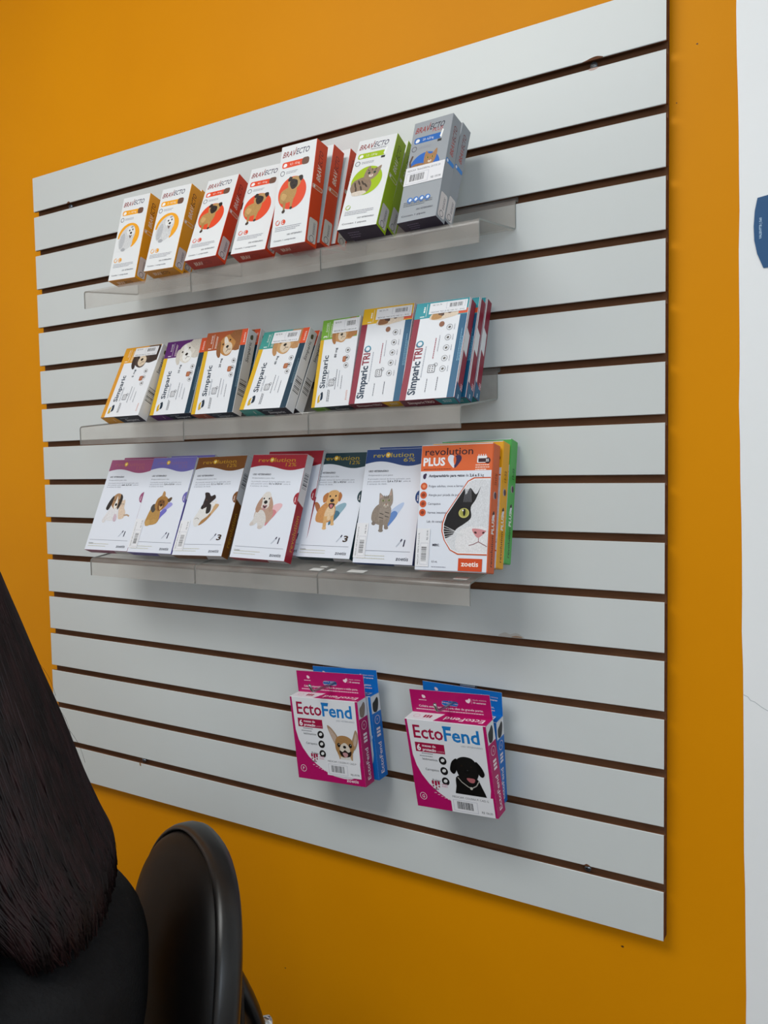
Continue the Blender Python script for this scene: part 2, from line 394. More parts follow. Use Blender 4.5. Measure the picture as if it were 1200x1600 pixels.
# ---------------------------------------------------------------- slatted display panel
PP, PW, PT = .0762, 1.2213, .018
def panel():
    mb = MB(); g = .0053; top, bot = -.0048, -1.2140
    prof = [(0, top)]; mats = []
    def seg(p, k): prof.append(p); mats.append(k)
    e = .0007
    for i in range(1, 16):
        z = -i * PP
        seg((0, z + g + e), M_LAM); seg((e, z + g), M_LAM)
        seg((.0042, z + g), M_MDF); seg((.0042, z + .0085), M_MDF); seg((.0117, z + .0085), M_MDF)
        seg((.0117, z - .0085), M_MDF); seg((.0042, z - .0085), M_MDF); seg((.0042, z - g), M_MDF); seg((e, z - g), M_MDF)
        seg((0, z - g - e), M_LAM)
    seg((0, bot), M_LAM); seg((PT, bot), M_MDFD); seg((PT, top), M_MDFD); mats.append(M_MDFD)
    n = len(prof); vs = [(0, y, z) for y, z in prof] + [(PW, y, z) for y, z in prof]
    for i in range(n):
        j = (i + 1) % n; mb.add([vs[i], vs[j], vs[n + j], vs[n + i]], [[0, 1, 2, 3]], mats[i])
    mb.add([vs[i] for i in range(n)], [list(range(n))[::-1]], M_MDFD); mb.add([vs[n + i] for i in range(n)], [list(range(n))], M_MDFD)
    o = mb.build('slatwall_panel', None, Matrix.Translation((0, 0, ZO)), label='large white slatted display panel with brown grooves on the orange wall', category='display panel')
    # screws sunk in the grooves, with chipped laminate round them
    for x, k, ch in ((.105, 1, 1), (1.130, 1, 2), (.2562, 15, 3), (1.1197, 15, 4)):
        z = -k * PP; s = MB()
        s.tube([(x, .0105, z), (x, .0045, z)], .004, M_STEELP, 12, rfun=lambda t: .0026 + .0022 * t)
        s.box((x - .003, .0036, z - .0006), (x + .003, .0046, z + .0006), M_PLASTIC)
        s.build('screw', o)
        c = MB(); f = Face(c, (x * 1000, 0, z * 1000), (1, 0, 0), (0, 0, 1)); q = random.Random(ch)
        if ch in (1, 2, 4):
            w = 13 if ch == 2 else 5
            f.blob([(-w, 5.2), (w, 5.2), (w * .5, 7 + q.random() * 1.5), (-w * .1, 8.2), (-w * .6, 6.6)], M_MDFD)
        if ch == 2: f.blob([(-5, -5.2), (-4, -7.4), (1, -8), (6, -6.8), (7, -5.2)], '#b89c92')
        if ch == 3: f.blob([(-7, -5), (-4, -5), (-3, -9), (-5, -11), (-7.5, -8)], '#9a7a58')
        if c.v: c.build('chipped_edge', o)
    c = MB(); f = Face(c, (1010, 0, -11 * PP * 1000 + 6.2), (1, 0, 0), (0, 0, 1))
    f.blob([(-17, 0), (-8, 6), (0, 4), (9, 6.5), (18, 3), (19, 0)], '#c2bfb9'); f.blob([(2, 0), (8, 2.4), (16, 2), (18, 0)], '#ad9078')
    c.build('torn_sticker_residue', o)
    return o
panel()

# ---------------------------------------------------------------- acrylic shelves
def offset_strip(pts, t):
    """closed outline of a sheet of thickness t following the (y, z) centre line"""
    L, R_ = [], []
    for i, p in enumerate(pts):
        a = Vector(pts[max(i - 1, 0)]); b = Vector(pts[min(i + 1, len(pts) - 1)]); d = (b - a).normalized(); n = Vector((-d.y, d.x)) * t / 2
        L.append(Vector(p) + n); R_.append(Vector(p) - n)
    return L + R_[::-1]
def fillet(pts, r_, n=4):
    out = [pts[0]]
    for i in range(1, len(pts) - 1):
        p = Vector(pts[i]); a = (Vector(pts[i - 1]) - p); b = (Vector(pts[i + 1]) - p); k = min(r_, a.length * .45, b.length * .45)
        A = p + a.normalized() * k; B = p + b.normalized() * k
        for j in range(n + 1):
            t = j / n; out.append(tuple(A * (1 - t) ** 2 + p * 2 * t * (1 - t) + B * t * t))
    out.append(pts[-1]); return out
def shelf(x0, x1, k, label, group, lip=.030, dz=0.0, patches=()):
    zs = -k * PP; base = zs - .0384
    t = .0024
    line = [(.0078, zs + .0068), (.0078, zs - .0008), (-.0014, zs - .0008), (-.0014, base - t / 2), (-.1212, base - .1212 * .125 - t / 2), (-.1212 - dz, base - .1212 * .125 - lip)]
    pr = offset_strip(fillet(line, .0045), t); n = len(pr); mb = MB()
    vs = [(x0, p[0], p[1]) for p in pr] + [(x1, p[0], p[1]) for p in pr]
    mb.add(vs, [[i, n + i, n + (i + 1) % n, (i + 1) % n] for i in range(n)], M_ACR)
    h = n // 2
    for o_ in (0, n):                       # end caps as strips between the two sides of the sheet
        fs = [[o_ + i, o_ + i + 1, o_ + n - 2 - i, o_ + n - 1 - i] for i in range(h - 1)]
        mb.add(vs, [f if o_ else f[::-1] for f in fs], M_ACRE)
    o = mb.build('acrylic_shelf', None, Matrix.Translation((0, 0, ZO)), label=label, category='shelf', group=group)
    for (x, y, w, d) in patches:
        z = base + y * .125 + .0003; b = MB()
        b.add([(x, y - d, z - d * .125), (x + w, y - d, z - d * .125), (x + w, y, z), (x, y, z)] + [(x, y - d, z - d * .125 + .0003), (x + w, y - d, z - d * .125 + .0003), (x + w, y, z + .0003), (x, y, z + .0003)],
              [[3, 2, 1, 0], [4, 5, 6, 7], [0, 1, 5, 4], [1, 2, 6, 5], [2, 3, 7, 6], [3, 0, 4, 7]], '#dededb')
        b.build('white_patch', o)  # thin white patch lying on the shelf surface
    return o
SG = 'clear acrylic display shelves'
shelf(.2900, .5360, 3, 'clear acrylic shelf under the yellow and white cartons, left end of top row', SG)
shelf(.5368, .7820, 3, 'clear acrylic shelf under the orange-red cartons, middle of top row', SG, lip=.032)
shelf(.7828, 1.0235, 3, 'clear acrylic shelf under the green and silver cartons, right end of top row', SG)
shelf(.2660, .5110, 6, 'clear acrylic shelf under the purple dog carton, left end of middle row', SG, lip=.032)
shelf(.5118, .7550, 6, 'clear acrylic shelf under the teal one-dog carton, centre of middle row', SG, patches=((.728, -.1, .024, .016),))
shelf(.7558, .9950, 6, 'clear acrylic shelf under the burgundy striped cartons, right end of middle row', SG)
shelf(.2810, .5260, 9, 'clear acrylic shelf under the pink and lavender cartons, left end of bottom row', SG)
shelf(.5268, .7650, 9, 'clear acrylic shelf under the red spaniel carton, centre of bottom row', SG, patches=((.742, -.098, .02, .012), (.748, -.085, .012, .006)))
shelf(.7658, 1.0056, 9, 'clear acrylic shelf under the blue cat and orange cat cartons, right end of bottom row', SG, patches=((.772, -.096, .01, .012), (.806, -.094, .028, .013), (.975, -.096, .02, .012)))

# ---------------------------------------------------------------- pictures printed on the cartons (drawn in a -50..50 square)
def pic_bichon(f):
    f.blob([(-30, -42), (-40, -18), (-36, 8), (-24, 26), (-6, 38), (16, 40), (30, 26), (34, 6), (28, -14), (26, -34), (8, -46), (-14, -48)], '~#cfd0d2')
    f.blob([(-34, -20), (-30, 6), (-16, 14), (-10, -10), (-16, -36), (-28, -40)], '~#b9bbbf')
    f.blob([(-4, 10), (-6, 28), (8, 38), (26, 30), (30, 10), (14, 0)], '~#e3e3e2')
    f.el(6, 22, 3, 3.4, '#27211f'); f.el(20, 24, 3, 3.4, '#27211f'); f.el(14, 12, 5, 4, '#1f1b1b'); f.blob([(6, 6), (14, 2), (20, 6), (14, -8)], '#7a6a66')
    f.blob([(8, 33), (14, 36), (22, 35), (16, 31)], '#8e9096')
    f.blob([(-20, -44), (-10, -40), (0, -46), (-6, -52), (-18, -51)], '~#a9abb0')
def pic_pug(f):
    f.blob([(-34, 10), (-40, -8), (-34, -24), (-20, -26), (0, -24), (14, -14), (20, 6), (14, 22), (-8, 20)], '~#b58d52')
    f.poly([(-26, -20), (-14, -20), (-16, -46), (-22, -48)], '~#a98148'); f.poly([(0, -20), (12, -16), (8, -40), (2, -42)], '~#b58d52')
    f.el(-20, -50, 6, 5, '#3a2c26', .5); f.el(6, -43, 5, 4, '#3a2c26', .3)
    f.blob([(-14, 26), (-12, 40), (4, 48), (22, 46), (32, 34), (26, 18), (10, 10), (-6, 14)], '~#b8925c')
    f.blob([(-8, 30), (-2, 42), (10, 40), (20, 34), (20, 20), (10, 12), (0, 14)], '~#2b211e')
    f.blob([(22, 46), (34, 48), (38, 38), (30, 32)], '~#241b19'); f.blob([(-16, 40), (-10, 50), (0, 46), (-8, 36)], '~#2a201d')
    f.el(2, 32, 3, 3, '#0d0a0a'); f.el(14, 33, 3, 3, '#0d0a0a'); f.el(8, 22, 5, 3, '#0d0a0a')
    f.blob([(-30, 4), (-34, -10), (-22, -18), (-14, -4)], '~#c9a166')
def pic_kitten(f):
    f.blob([(-44, -20), (-40, 2), (-22, 12), (-2, 14), (16, 4), (24, -16), (16, -36), (-6, -44), (-28, -42)], '~#8f7a66')
    f.blob([(-6, 12), (-4, 36), (6, 50), (14, 40), (30, 40), (44, 46), (42, 30), (34, 12), (16, 2)], '~#96816c')
    for x, y, a in ((-30, -8, .3), (-18, -2, .5), (-6, -4, .6), (-24, -24, .2), (-8, -22, .4), (6, -14, .7)): f.el(x, y, 2.6, 10, '~#43362e', a)
    f.blob([(-36, -34), (-14, -30), (6, -32), (12, -40), (-8, -46), (-30, -44)], '~#d8cdc0')
    for x, y in ((8, 26), (26, 26)): f.el(x, y, 4.5, 4, '#4a5a4a'); f.el(x, y, 1.8, 3.4, '#0f0f0f')
    f.el(16, 16, 7, 5, '~#ddd0c4'); f.el(16, 18, 2.6, 1.8, '#b57870')
    f.line([(2, 38), (8, 32)], 2, '#3d3029'); f.line([(16, 40), (17, 32)], 2, '#3d3029'); f.line([(30, 39), (27, 32)], 2, '#3d3029')
def pic_bengal(f):
    f.blob([(-44, -40), (-42, -6), (-28, 6), (0, 4), (18, -4), (24, -40)], '~#9b6f45')
    f.line([(-40, -6), (-46, 14), (-40, 34)], 6, '~#5a4230')
    f.blob([(2, 2), (0, 24), (4, 40), (14, 30), (26, 30), (38, 42), (40, 22), (34, 2), (18, -10)], '~#a97c50')
    for x, y in ((-32, -6), (-18, -4), (-4, -8), (-26, -22), (-10, -24), (6, -24)): f.el(x, y, 4, 3, '~#4b3320', .4)
    for x, y in ((12, 18), (27, 18)): f.el(x, y, 4, 3.6, '#b9a24a'); f.el(x, y, 1.6, 3.2, '#111111')
    f.el(20, 6, 6, 4.5, '~#e0cdb4'); f.el(20, 9, 2.4, 1.7, '#a2564a')
    f.blob([(8, -14), (18, -12), (24, -22), (16, -40), (6, -34)], '~#d9c3a4')
def pic_beagle_kitten(f):
    f.blob([(20, -26), (14, 0), (18, 16), (14, 30), (22, 24), (30, 26), (34, 16), (36, 0), (46, -14), (44, -32), (26, -36)], '~#dcc5b0')
    f.line([(42, -24), (56, -22), (66, -26)], 5, '~#b79a80'); f.el(22, 12, 1.6, 1.8, '#35302c'); f.el(29, 12, 1.6, 1.8, '#35302c'); f.el(26, 6, 1.6, 1.2, '#b27a72')
    f.blob([(-36, -34), (-26, -6), (-20, 8), (6, 8), (14, -10), (16, -36), (-10, -42)], '~#dfdde0')
    f.blob([(-30, -20), (-40, -36), (-40, -46), (-30, -48), (-24, -34)], '~#dcd8da'); f.blob([(4, -20), (2, -36), (8, -44), (16, -42), (14, -26)], '~#cdb6c2')
    f.blob([(-22, 10), (-22, 34), (-8, 46), (10, 42), (16, 24), (12, 6), (-4, -4)], '~#a9825e')
    f.blob([(-22, 38), (-34, 20), (-40, -2), (-30, -8), (-22, 6), (-18, 30)], '~#2e2725'); f.blob([(8, 44), (18, 34), (18, 12), (10, -6), (6, 6), (8, 30)], '~#322a27')
    f.blob([(-10, 4), (-6, 26), (-4, 38), (0, 26), (4, 6), (-2, -4)], '~#e9e4de'); f.el(-2, 10, 4.5, 4.5, '#131112'); f.el(-12, 24, 2, 2.2, '#17100e'); f.el(5, 25, 2, 2.2, '#17100e')
def pic_yorkie(f):
    f.blob([(14, -30), (30, -8), (52, 10), (40, 18), (20, 4)], '#9a97d6'); f.blob([(10, -40), (20, -26), (36, -8), (24, -2), (6, -20)], '#6f6cc0')
    f.blob([(-36, -26), (-28, 0), (-18, 8), (0, 4), (10, -8), (14, -34), (4, -48), (-20, -52), (-38, -48)], '~#b48a4c')
    f.blob([(-30, -2), (-26, 10), (-16, 12), (-10, -4), (-18, -14)], '~#4b4744')
    f.blob([(-16, 4), (-14, 26), (-6, 34), (6, 40), (22, 34), (34, 24), (30, 10), (14, -6), (0, -10)], '~#a5763c')
    f.blob([(2, 36), (4, 52), (12, 48), (14, 36)], '~#b58a58'); f.blob([(28, 26), (40, 34), (44, 28), (36, 18)], '~#5b452f')
    f.blob([(-6, 20), (4, 26), (18, 22), (20, 6), (6, -8), (-4, 0)], '~#7a4f28'); f.el(2, 20, 2, 2, '#120e0c'); f.el(14, 19, 2, 2, '#120e0c'); f.el(8, 10, 4, 3.2, '#17110f'); f.blob([(0, 8), (8, 4), (16, 8), (8, -6)], '~#d2aa72')
    f.blob([(-34, -40), (-22, -36), (-18, -52), (-34, -54)], '~#c39a5c'); f.blob([(-14, -36), (4, -34), (8, -46), (-12, -50)], '~#bc9254')
def pic_jackrussell(f):
    f.blob([(-12, -48), (10, -36), (34, -6), (44, 12), (26, 12), (8, -18)], '#c9a47a'); f.blob([(-10, -48), (8, -38), (24, -18), (14, -12), (-6, -32)], '#a87b4a')
    f.blob([(-26, -50), (-34, -30), (-26, -12), (-18, 6), (0, 20), (22, 22), (26, 2), (14, -20), (-4, -34), (-14, -50)], '~#dfdddc')
    f.blob([(4, 14), (16, 12), (18, -8), (6, -14), (2, 0)], '~#2a2422'); f.blob([(26, 6), (34, 24), (28, 26), (18, 10)], '~#e4e2e0')
    f.blob([(-14, 14), (-12, 34), (-16, 48), (-2, 48), (8, 38), (20, 42), (26, 32), (14, 20), (2, 6), (-10, 2)], '~#2b2020')
    f.blob([(-14, 14), (-6, 16), (-8, 0), (-18, 2)], '~#3a2a2a'); f.el(-14, 6, 4, 3.4, '#120f10'); f.el(-4, 26, 2, 2, '#5a3a22')
    f.line([(-30, -30), (-22, -26), (-14, -30)], 2, '#9a9896')
def pic_cocker(f):
    f.blob([(16, -42), (30, -24), (58, 10), (52, 20), (30, 14), (18, -10)], '#e3b7bc'); f.blob([(14, -44), (28, -28), (44, -6), (30, 2), (18, -16)], '#cf8088')
    f.blob([(-30, -20), (-26, 0), (-8, 8), (18, 10), (32, -2), (32, -20), (20, -34), (0, -38), (-20, -34)], '~#b99a88')
    f.blob([(-30, -26), (-26, -6), (-8, 0), (6, -10), (14, -30), (6, -50), (-8, -50), (-14, -36), (-26, -44), (-38, -38)], '~#d5d0cd')
    f.blob([(-16, 12), (-16, 36), (-6, 50), (8, 50), (16, 36), (16, 14), (2, 2)], '~#dcd6d0')
    f.blob([(-14, 36), (-26, 20), (-30, 0), (-20, -8), (-12, 8)], '~#b08c78'); f.blob([(14, 38), (26, 20), (28, 4), (20, -6), (14, 10)], '~#b6937e')
    f.el(-8, 32, 2.6, 2.6, '#1a1412'); f.el(10, 32, 2.6, 2.6, '#1a1412'); f.el(0, 22, 6, 5, '#151214'); f.blob([(-8, 12), (0, 14), (8, 12), (2, 0), (-4, 0)], '#b98c90'); f.blob([(-8, 14), (0, 10), (8, 14), (0, 5)], '#2a1a1c')
    f.el(-32, -40, 7, 5, '~#cfc4be', .4); f.el(-2, -48, 8, 5, '~#cfc4be')
def pic_golden(f):
    f.blob([(10, -44), (26, -30), (52, 6), (46, 16), (22, 6), (10, -14)], '#88a9b8'); f.blob([(8, -46), (24, -34), (38, -14), (24, -6), (10, -20)], '#3f6e84')
    f.blob([(-34, -12), (-46, 4), (-50, 16), (-40, 16), (-30, 4)], '~#a4643c')
    f.blob([(-36, -34), (-36, -10), (-22, 10), (-6, 20), (14, 14), (22, -8), (16, -30), (0, -40), (-20, -40)], '~#c98d52')
    f.blob([(-10, -26), (-8, -2), (6, 10), (18, 0), (18, -20), (6, -34)], '~#e0c29c')
    f.poly([(-12, -22), (0, -22), (2, -54), (-8, -56)], '~#d4a66c'); f.poly([(10, -22), (20, -18), (24, -42), (16, -44)], '~#d4a66c')
    f.el(-3, -55, 7, 4, '~#dcb27c'); f.el(20, -43, 6, 4, '~#dcb27c')
    f.blob([(-14, 18), (-14, 40), (-2, 50), (16, 50), (26, 38), (24, 16), (8, 4)], '~#dca96a')
    f.blob([(-12, 44), (-26, 34), (-22, 16), (-12, 22)], '~#b9743c'); f.blob([(24, 46), (34, 36), (30, 20), (24, 24)], '~#b06c36')
    f.el(-4, 34, 2.6, 2.8, '#1c120c'); f.el(14, 35, 2.6, 2.8, '#1c120c'); f.el(5, 22, 6.5, 5, '#161112'); f.blob([(-4, 12), (6, 15), (16, 12), (10, 0), (2, 0)], '#3a1c18'); f.blob([(0, 9), (6, 11), (11, 8), (6, 0)], '#c4747a')
def pic_tabby(f):
    f.blob([(6, -46), (20, -34), (50, 8), (50, 20), (26, 6), (10, -14)], '#b4c6e4'); f.blob([(6, -46), (20, -36), (38, -10), (26, -2), (10, -20)], '#5f86c4')
    f.blob([(-34, -28), (-36, -6), (-24, 12), (-4, 18), (16, 8), (18, -14), (10, -34), (-10, -38)], '~#8d8074')
    f.blob([(-14, -30), (-16, 0), (-2, 12), (16, 4), (18, -18), (12, -34)], '~#978b80')
    f.poly([(-12, -24), (0, -24), (0, -52), (-10, -54)], '~#877a6e'); f.poly([(2, -24), (14, -20), (14, -44), (4, -46)], '~#8f8276'); f.el(-5, -52, 7, 4, '~#857a72'); f.el(10, -45, 6, 4, '~#857a72'); f.el(-28, -34, 6, 5, '~#7f7269')
    f.blob([(-18, 12), (-20, 30), (-20, 44), (-8, 36), (6, 38), (12, 56), (18, 40), (20, 18), (10, 4), (-6, 2)], '~#95887c')
    f.poly([(-18, 30), (-18, 41), (-10, 34)], '#b59a90'); f.poly([(8, 38), (12, 51), (15, 37)], '#b59a90')
    for x, y in ((-8, 24), (9, 25)): f.el(x, y, 4.2, 2.6, '#9aa06a', .15 if x < 0 else -.15); f.el(x, y, 1.4, 2.4, '#161414')
    f.el(2, 12, 7, 5, '~#c4b8aa'); f.el(2, 15, 2.6, 1.8, '#8d5b52'); f.line([(-3, 9), (2, 11), (7, 9)], 1, '#2a2320')
    for q in (-6, 0, 6): f.line([(q, 38), (q * .7 + 1, 30)], 1.4, '#3d342e')
    for y in (-8, -18): f.line([(-14, y), (-2, y - 3)], 2, '#4a4038'); f.line([(2, y + 3), (14, y)], 2, '#4a4038')
def pic_chihuahua(f):
    f.blob([(-18, -60), (-16, -34), (-20, -10), (24, -10), (26, -34), (30, -56)], '~#b7926a'); f.blob([(-14, -60), (-10, -24), (4, -14), (18, -24), (24, -56)], '~#d9d5d0')
    f.blob([(-22, 0), (-40, 34), (-46, 56), (-30, 46), (-14, 22)], '~#a78a70'); f.blob([(26, 8), (34, 30), (44, 50), (50, 36), (46, 14), (34, -6)], '~#a78a70')
    f.blob([(-25, 6), (-38, 32), (-42, 48), (-30, 40), (-18, 20)], '~#bda697'); f.blob([(33, 8), (38, 28), (44, 40), (46, 28), (40, 8)], '~#c0a898')
    f.blob([(-26, 0), (-22, 20), (-8, 30), (14, 30), (30, 20), (34, 0), (26, -18), (8, -28), (-8, -28), (-22, -16)], '~#a97e4f')
    f.blob([(-12, -2), (0, 10), (10, 10), (20, -2), (18, -22), (2, -28), (-10, -22)], '~#d8cdbf')
    f.el(-14, 4, 5, 6, '#18110e'); f.el(23, 5, 5, 6, '#18110e'); f.el(-13, 6, 1.2, 1.4, '#c8c8c8'); f.el(24, 7, 1.2, 1.4, '#c8c8c8')
    f.el(4, 0, 5, 4, '#141011'); f.blob([(-14, -10), (-4, -14), (4, -8), (14, -14), (24, -10), (20, -24), (4, -28), (-10, -24)], '#241815'); f.blob([(-4, -18), (4, -15), (12, -18), (10, -26), (2, -28)], '#bf8d90')
def pic_labrador(f):
    f.blob([(-34, -70), (-34, -30), (-26, 0), (26, 0), (42, -26), (52, -56), (46, -70)], '~#0c0b0b'); f.poly([(-34, -72), (46, -72), (46, -58), (-34, -58)], '~#0c0b0b')
    f.blob([(-24, 6), (-28, 30), (-20, 48), (0, 56), (24, 52), (36, 34), (36, 8), (20, -14), (4, -18), (-14, -10)], '~#121111')
    f.blob([(-22, 48), (-38, 38), (-46, 14), (-36, 4), (-26, 18)], '~#0b0a0a'); f.blob([(32, 46), (46, 34), (54, 14), (46, 4), (36, 14)], '~#0b0a0a')
    f.el(-10, 30, 3, 2.6, '#2a1c14'); f.el(18, 30, 3, 2.6, '#2a1c14'); f.el(4, 16, 9, 6, '#060606'); f.el(6, 19, 2.6, 1.2, '#4a4a4c')
    f.blob([(0, -4), (12, -2), (24, -4), (20, -14), (8, -14)], '#b06468'); f.line([(-26, -4), (-16, -16), (2, -28), (12, -30), (26, -22), (36, -6)], 2.6, '#a7a49c'); f.el(10, -31, 4, 4, '#c9c4b8')
def pic_face_small(f, c1, c2, white=False):
    f.blob([(30, -44), (10, -20), (8, 14), (34, 34), (80, 34), (84, -40)], '~' + c2)
    f.blob([(-38, -14), (-34, 16), (-14, 32), (14, 32), (34, 16), (34, -12), (16, -30), (0, -44), (-20, -40)], '~' + c1)
    f.blob([(-34, 26), (-46, 14), (-54, -12), (-50, -32), (-40, -30), (-34, -6), (-26, 20)], '~' + c2); f.blob([(18, 32), (36, 24), (48, 4), (50, -20), (40, -24), (32, -2), (22, 16)], '~' + c2)
    f.blob([(-8, 28), (2, 28), (6, 4), (-2, -4), (-12, 4)], '~#e2d8cc' if not white else '~#f2efe9')
    f.blob([(-24, -18), (-16, 0), (0, 4), (12, 0), (18, -18), (8, -36), (-14, -38)], '~#d8c4ac' if not white else '~#efece6')
    f.el(-19, 8, 3.6, 3.6, '#120d0b'); f.el(14, 9, 3.6, 3.6, '#120d0b'); f.el(-3, -10, 6.5, 5, '#120d0b'); f.line([(-12, -27), (-3, -22), (8, -27)], 1.8, '#3a2420'); f.line([(-3, -22), (-3, -14)], 1.4, '#3a2420')

# ---------------------------------------------------------------- price stickers
def price_sticker(c, face, u, v, w, h, seed, top='MEDICAM. VETERINARIO', price='R$ 89,90', rot=0, mode=0):
    mb = c.part('price_sticker', 'white barcode price sticker'); f = c.face(face, mb, lift=1.2).sub(u, v, 1, math.radians(rot))
    f.N = c.face(face).N
    mb.add([f.P(0, 0), f.P(w, 0), f.P(w, h), f.P(0, h)], [[0, 1, 2, 3]], '#e6e6ea')
    if mode == 0:
        f.text(top, w * .05, h * .76, h * .1, '#3a3a42', w=w * .84);
        f.rect(w * .05, h * .08, w * .62, h * .66, '#b9b9c6'); f.rect(w * .06, h * .1, w * .61, h * .64, '#e6e6ea'); f.barcode(w * .14, h * .2, w * .38, h * .38, seed=seed); f.text(price, w * .7, h * .14, h * .11, '#33333a', w=w * .25)
    else:
        f.text(price, w * .08, h * .74, h * .12, '#33333a', w=w * .24)
        f.rect(w * .45, h * .36, w * .95, h * .94, '#b9b9c6'); f.rect(w * .46, h * .375, w * .94, h * .925, '#e6e6ea'); f.barcode(w * .54, h * .46, w * .34, h * .36, seed=seed)
        f.text(top, w * .06, h * .1, h * .12, '#33333a', w=w * .88)
LABELS = {}
CARTON_OBJ = {}
def place(c, n, name, label, group): CARTON_OBJ[n] = c.build(name, pose(n), label, group)
def copy_to(src, n, label, group): CARTON_OBJ[n] = dup(CARTON_OBJ[src], pose(n), label, group)

# ---------------------------------------------------------------- top row: slim tablet cartons
def tall_carton(n, col, dark, pic, bottom, side_dark, silver=False, pipette=False, weight='4,5 - 10 kg', sticker=False):
    w, d, h = dims(n); base = '#e2e4e6' if not silver else '#9ca1a7'
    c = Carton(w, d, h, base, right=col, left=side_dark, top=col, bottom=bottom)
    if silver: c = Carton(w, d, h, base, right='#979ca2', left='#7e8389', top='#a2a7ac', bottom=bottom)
    f = c.face('front'); W_, H_ = w, h
    ink = '#33303f'; red = '#8e2f30' if not silver else '#9c2f2c'
    a = f.text('BRAV', W_ * .06, H_ * .885, 8.2, red, w=W_ * .36, bold=.012, shear=.22); f.text('ECTO', W_ * .44, H_ * .892, 8.2, ink if silver else '#46415a', w=W_ * .36, bold=.012, shear=.22)
    f.poly([(W_ * .395, H_ * .9), (W_ * .43, H_ * .965), (W_ * .445, H_ * .965), (W_ * .41, H_ * .9)], red)
    if pipette or silver: f.text('TRANSDERMAL' if not silver else 'PLUS', W_ * .36 if not silver else W_ * .52, H_ * .863, 2.6 if not silver else 5, '#6a6a76' if not silver else '#b8342c', w=W_ * .42 if not silver else W_ * .26, shear=.2)
    y0 = H_ * .775
    f.rrect(W_ * .08, y0, W_ * .78, y0 + 9, 3.2, col if not silver else '#1d66b8')
    if pipette or silver:
        f.poly([(W_ * .74, y0 + 3), (W_ * .78, y0 + 14), (W_ * .82, y0 + 12), (W_ * .79, y0 + 1)], '#f0f2f0'); f.rect(W_ * .7, y0 - 4, W_ * .8, y0 - .5, '#2b2d2c')
    else: f.rrect(W_ * .64, y0 - .6, W_ * .84, y0 + 10.2, 4, '#6b4a3c')
    f.blob([(W_ * .12, y0 + 2), (W_ * .13, y0 + 6), (W_ * .18, y0 + 7), (W_ * .22, y0 + 5), (W_ * .2, y0 + 2)], '#f2f2f2')
    f.text(weight, W_ * .3, y0 + 3, 3.2, '#f4f0ea', w=W_ * .28)
    f.ring(W_ * .115, H_ * .725, 4, .9, '#55525c'); f.bars(W_ * .22, H_ * .73, W_ * .34, '#9a9aa4', 2, .9, 2.2)
    cx, cy, R = W_ * .46, H_ * .515, W_ * .395
    f.el(cx, cy, R, R * .96, col if not silver else '#1c66c0', n=40)
    if not (pipette or silver) and pic is pic_bichon: f.poly([(cx - R * 1.05, cy - R * .1), (cx + R * .1, cy - R * .1), (cx + R * .5, cy - R * 1.05), (cx - R * .9, cy - R * 1.05)], base)
    pic(f.sub(cx - 2, cy - 1 + (6 if silver else 0), R / 50))
    if not silver:
        for i in range(1 if pipette else 2):
            q = W_ * (.15 + .16 * i); f.ring(q, H_ * .235, 3.9, 1.1, col); f.blob([(q - 1.5, H_ * .23), (q, H_ * .25), (q + 2.6, H_ * .255), (q + 2, H_ * .225)], col if i else base)
    else:
        for i in range(4):
            q = W_ * (.25 + .15 * i); f.el(q, H_ * .205, 4.2, 4.2, '#2a72c4'); f.el(q + .4, H_ * .208, 2.3, 2, '#dfe8f2', .6)
    f.bars(W_ * .1, H_ * .185, W_ * .74, '#a8a9b2' if not silver else '#70757c', 3, 1, 2.5, seed=3)
    f.text('USO VETERINÁRIO', W_ * .88, H_ * .098, 2.3, '#3c3a48', w=W_ * .42, al='r')
    f.text('Contém: 1 comprimido' if not (pipette or silver) else 'Contém 1 pipeta', W_ * .1, H_ * .05, 2.3, '#4c4a58', w=W_ * .62)
    s = c.face('right'); D = d
    ink2 = '#f3e9df' if not silver else '#b4483e'
    s.text('BRAV', D * .66, H_ * .62, D * .34, ink2, w=H_ * .14, rot=90, shear=.2, bold=.01); s.text('ECTO', D * .66, H_ * .765, D * .34, dark, w=H_ * .14, rot=90, shear=.2, bold=.01)
    s.rrect(D * .06, H_ * .535, D * .94, H_ * .575, 2, '#e9d9cd' if not silver else '#2f7dce'); s.rrect(D * .1, H_ * .54, D * .9, H_ * .57, 1.8, '#d9744f' if col == '#e2471f' else ('#3a8ad8' if silver else col)); s.el(D * .22, H_ * .555, 2, 2, '#f2f2f2')
    s.rrect(D * .14, H_ * .03, D * .86, H_ * .255, 2.6, '#dcd5d3'); s.ring(D * .5, H_ * .065, D * .2, .8, '#4a4450'); s.bars(D * .58, H_ * .11, H_ * .12, '#6b6670', 2, 1, 2.2, rot=90)
    b = c.face('bottom')
    if bottom == '#24102f':
        b.bars(W_ * .2, D * .62, W_ * .3, '#6e5f7a', 3, 1.6, 4.5)
    else:
        b.text('BRAV', W_ * .18, D * .36, D * .34, '#f1dccb', w=W_ * .26, shear=.2, bold=.01); b.text('ECTO', W_ * .45, D * .36, D * .34, dark, w=W_ * .26, shear=.2, bold=.01)
    if sticker:
        price_sticker(c, 'front', W_ * -.0, H_ * .36, W_ * 1.0, H_ * .18, 7, price='R$ 159,90', top='MEDICAM. TRANSDERMAL GATOS 2,8')
        c.parts[-1][1].v = [tuple(v) for v in c.parts[-1][1].v]
    return c
GA = 'slim tablet cartons on the top row'
OR, YE = '#e2471f', '#f0a41c'
place(tall_carton('A1', YE, '#5a2c14', pic_bichon, '#d48d1a', '#c9861a', weight='2 - 4,5 kg'), 'A1', 'tablet_carton', 'slim yellow and white carton with white fluffy dog, leftmost on the top row', GA)
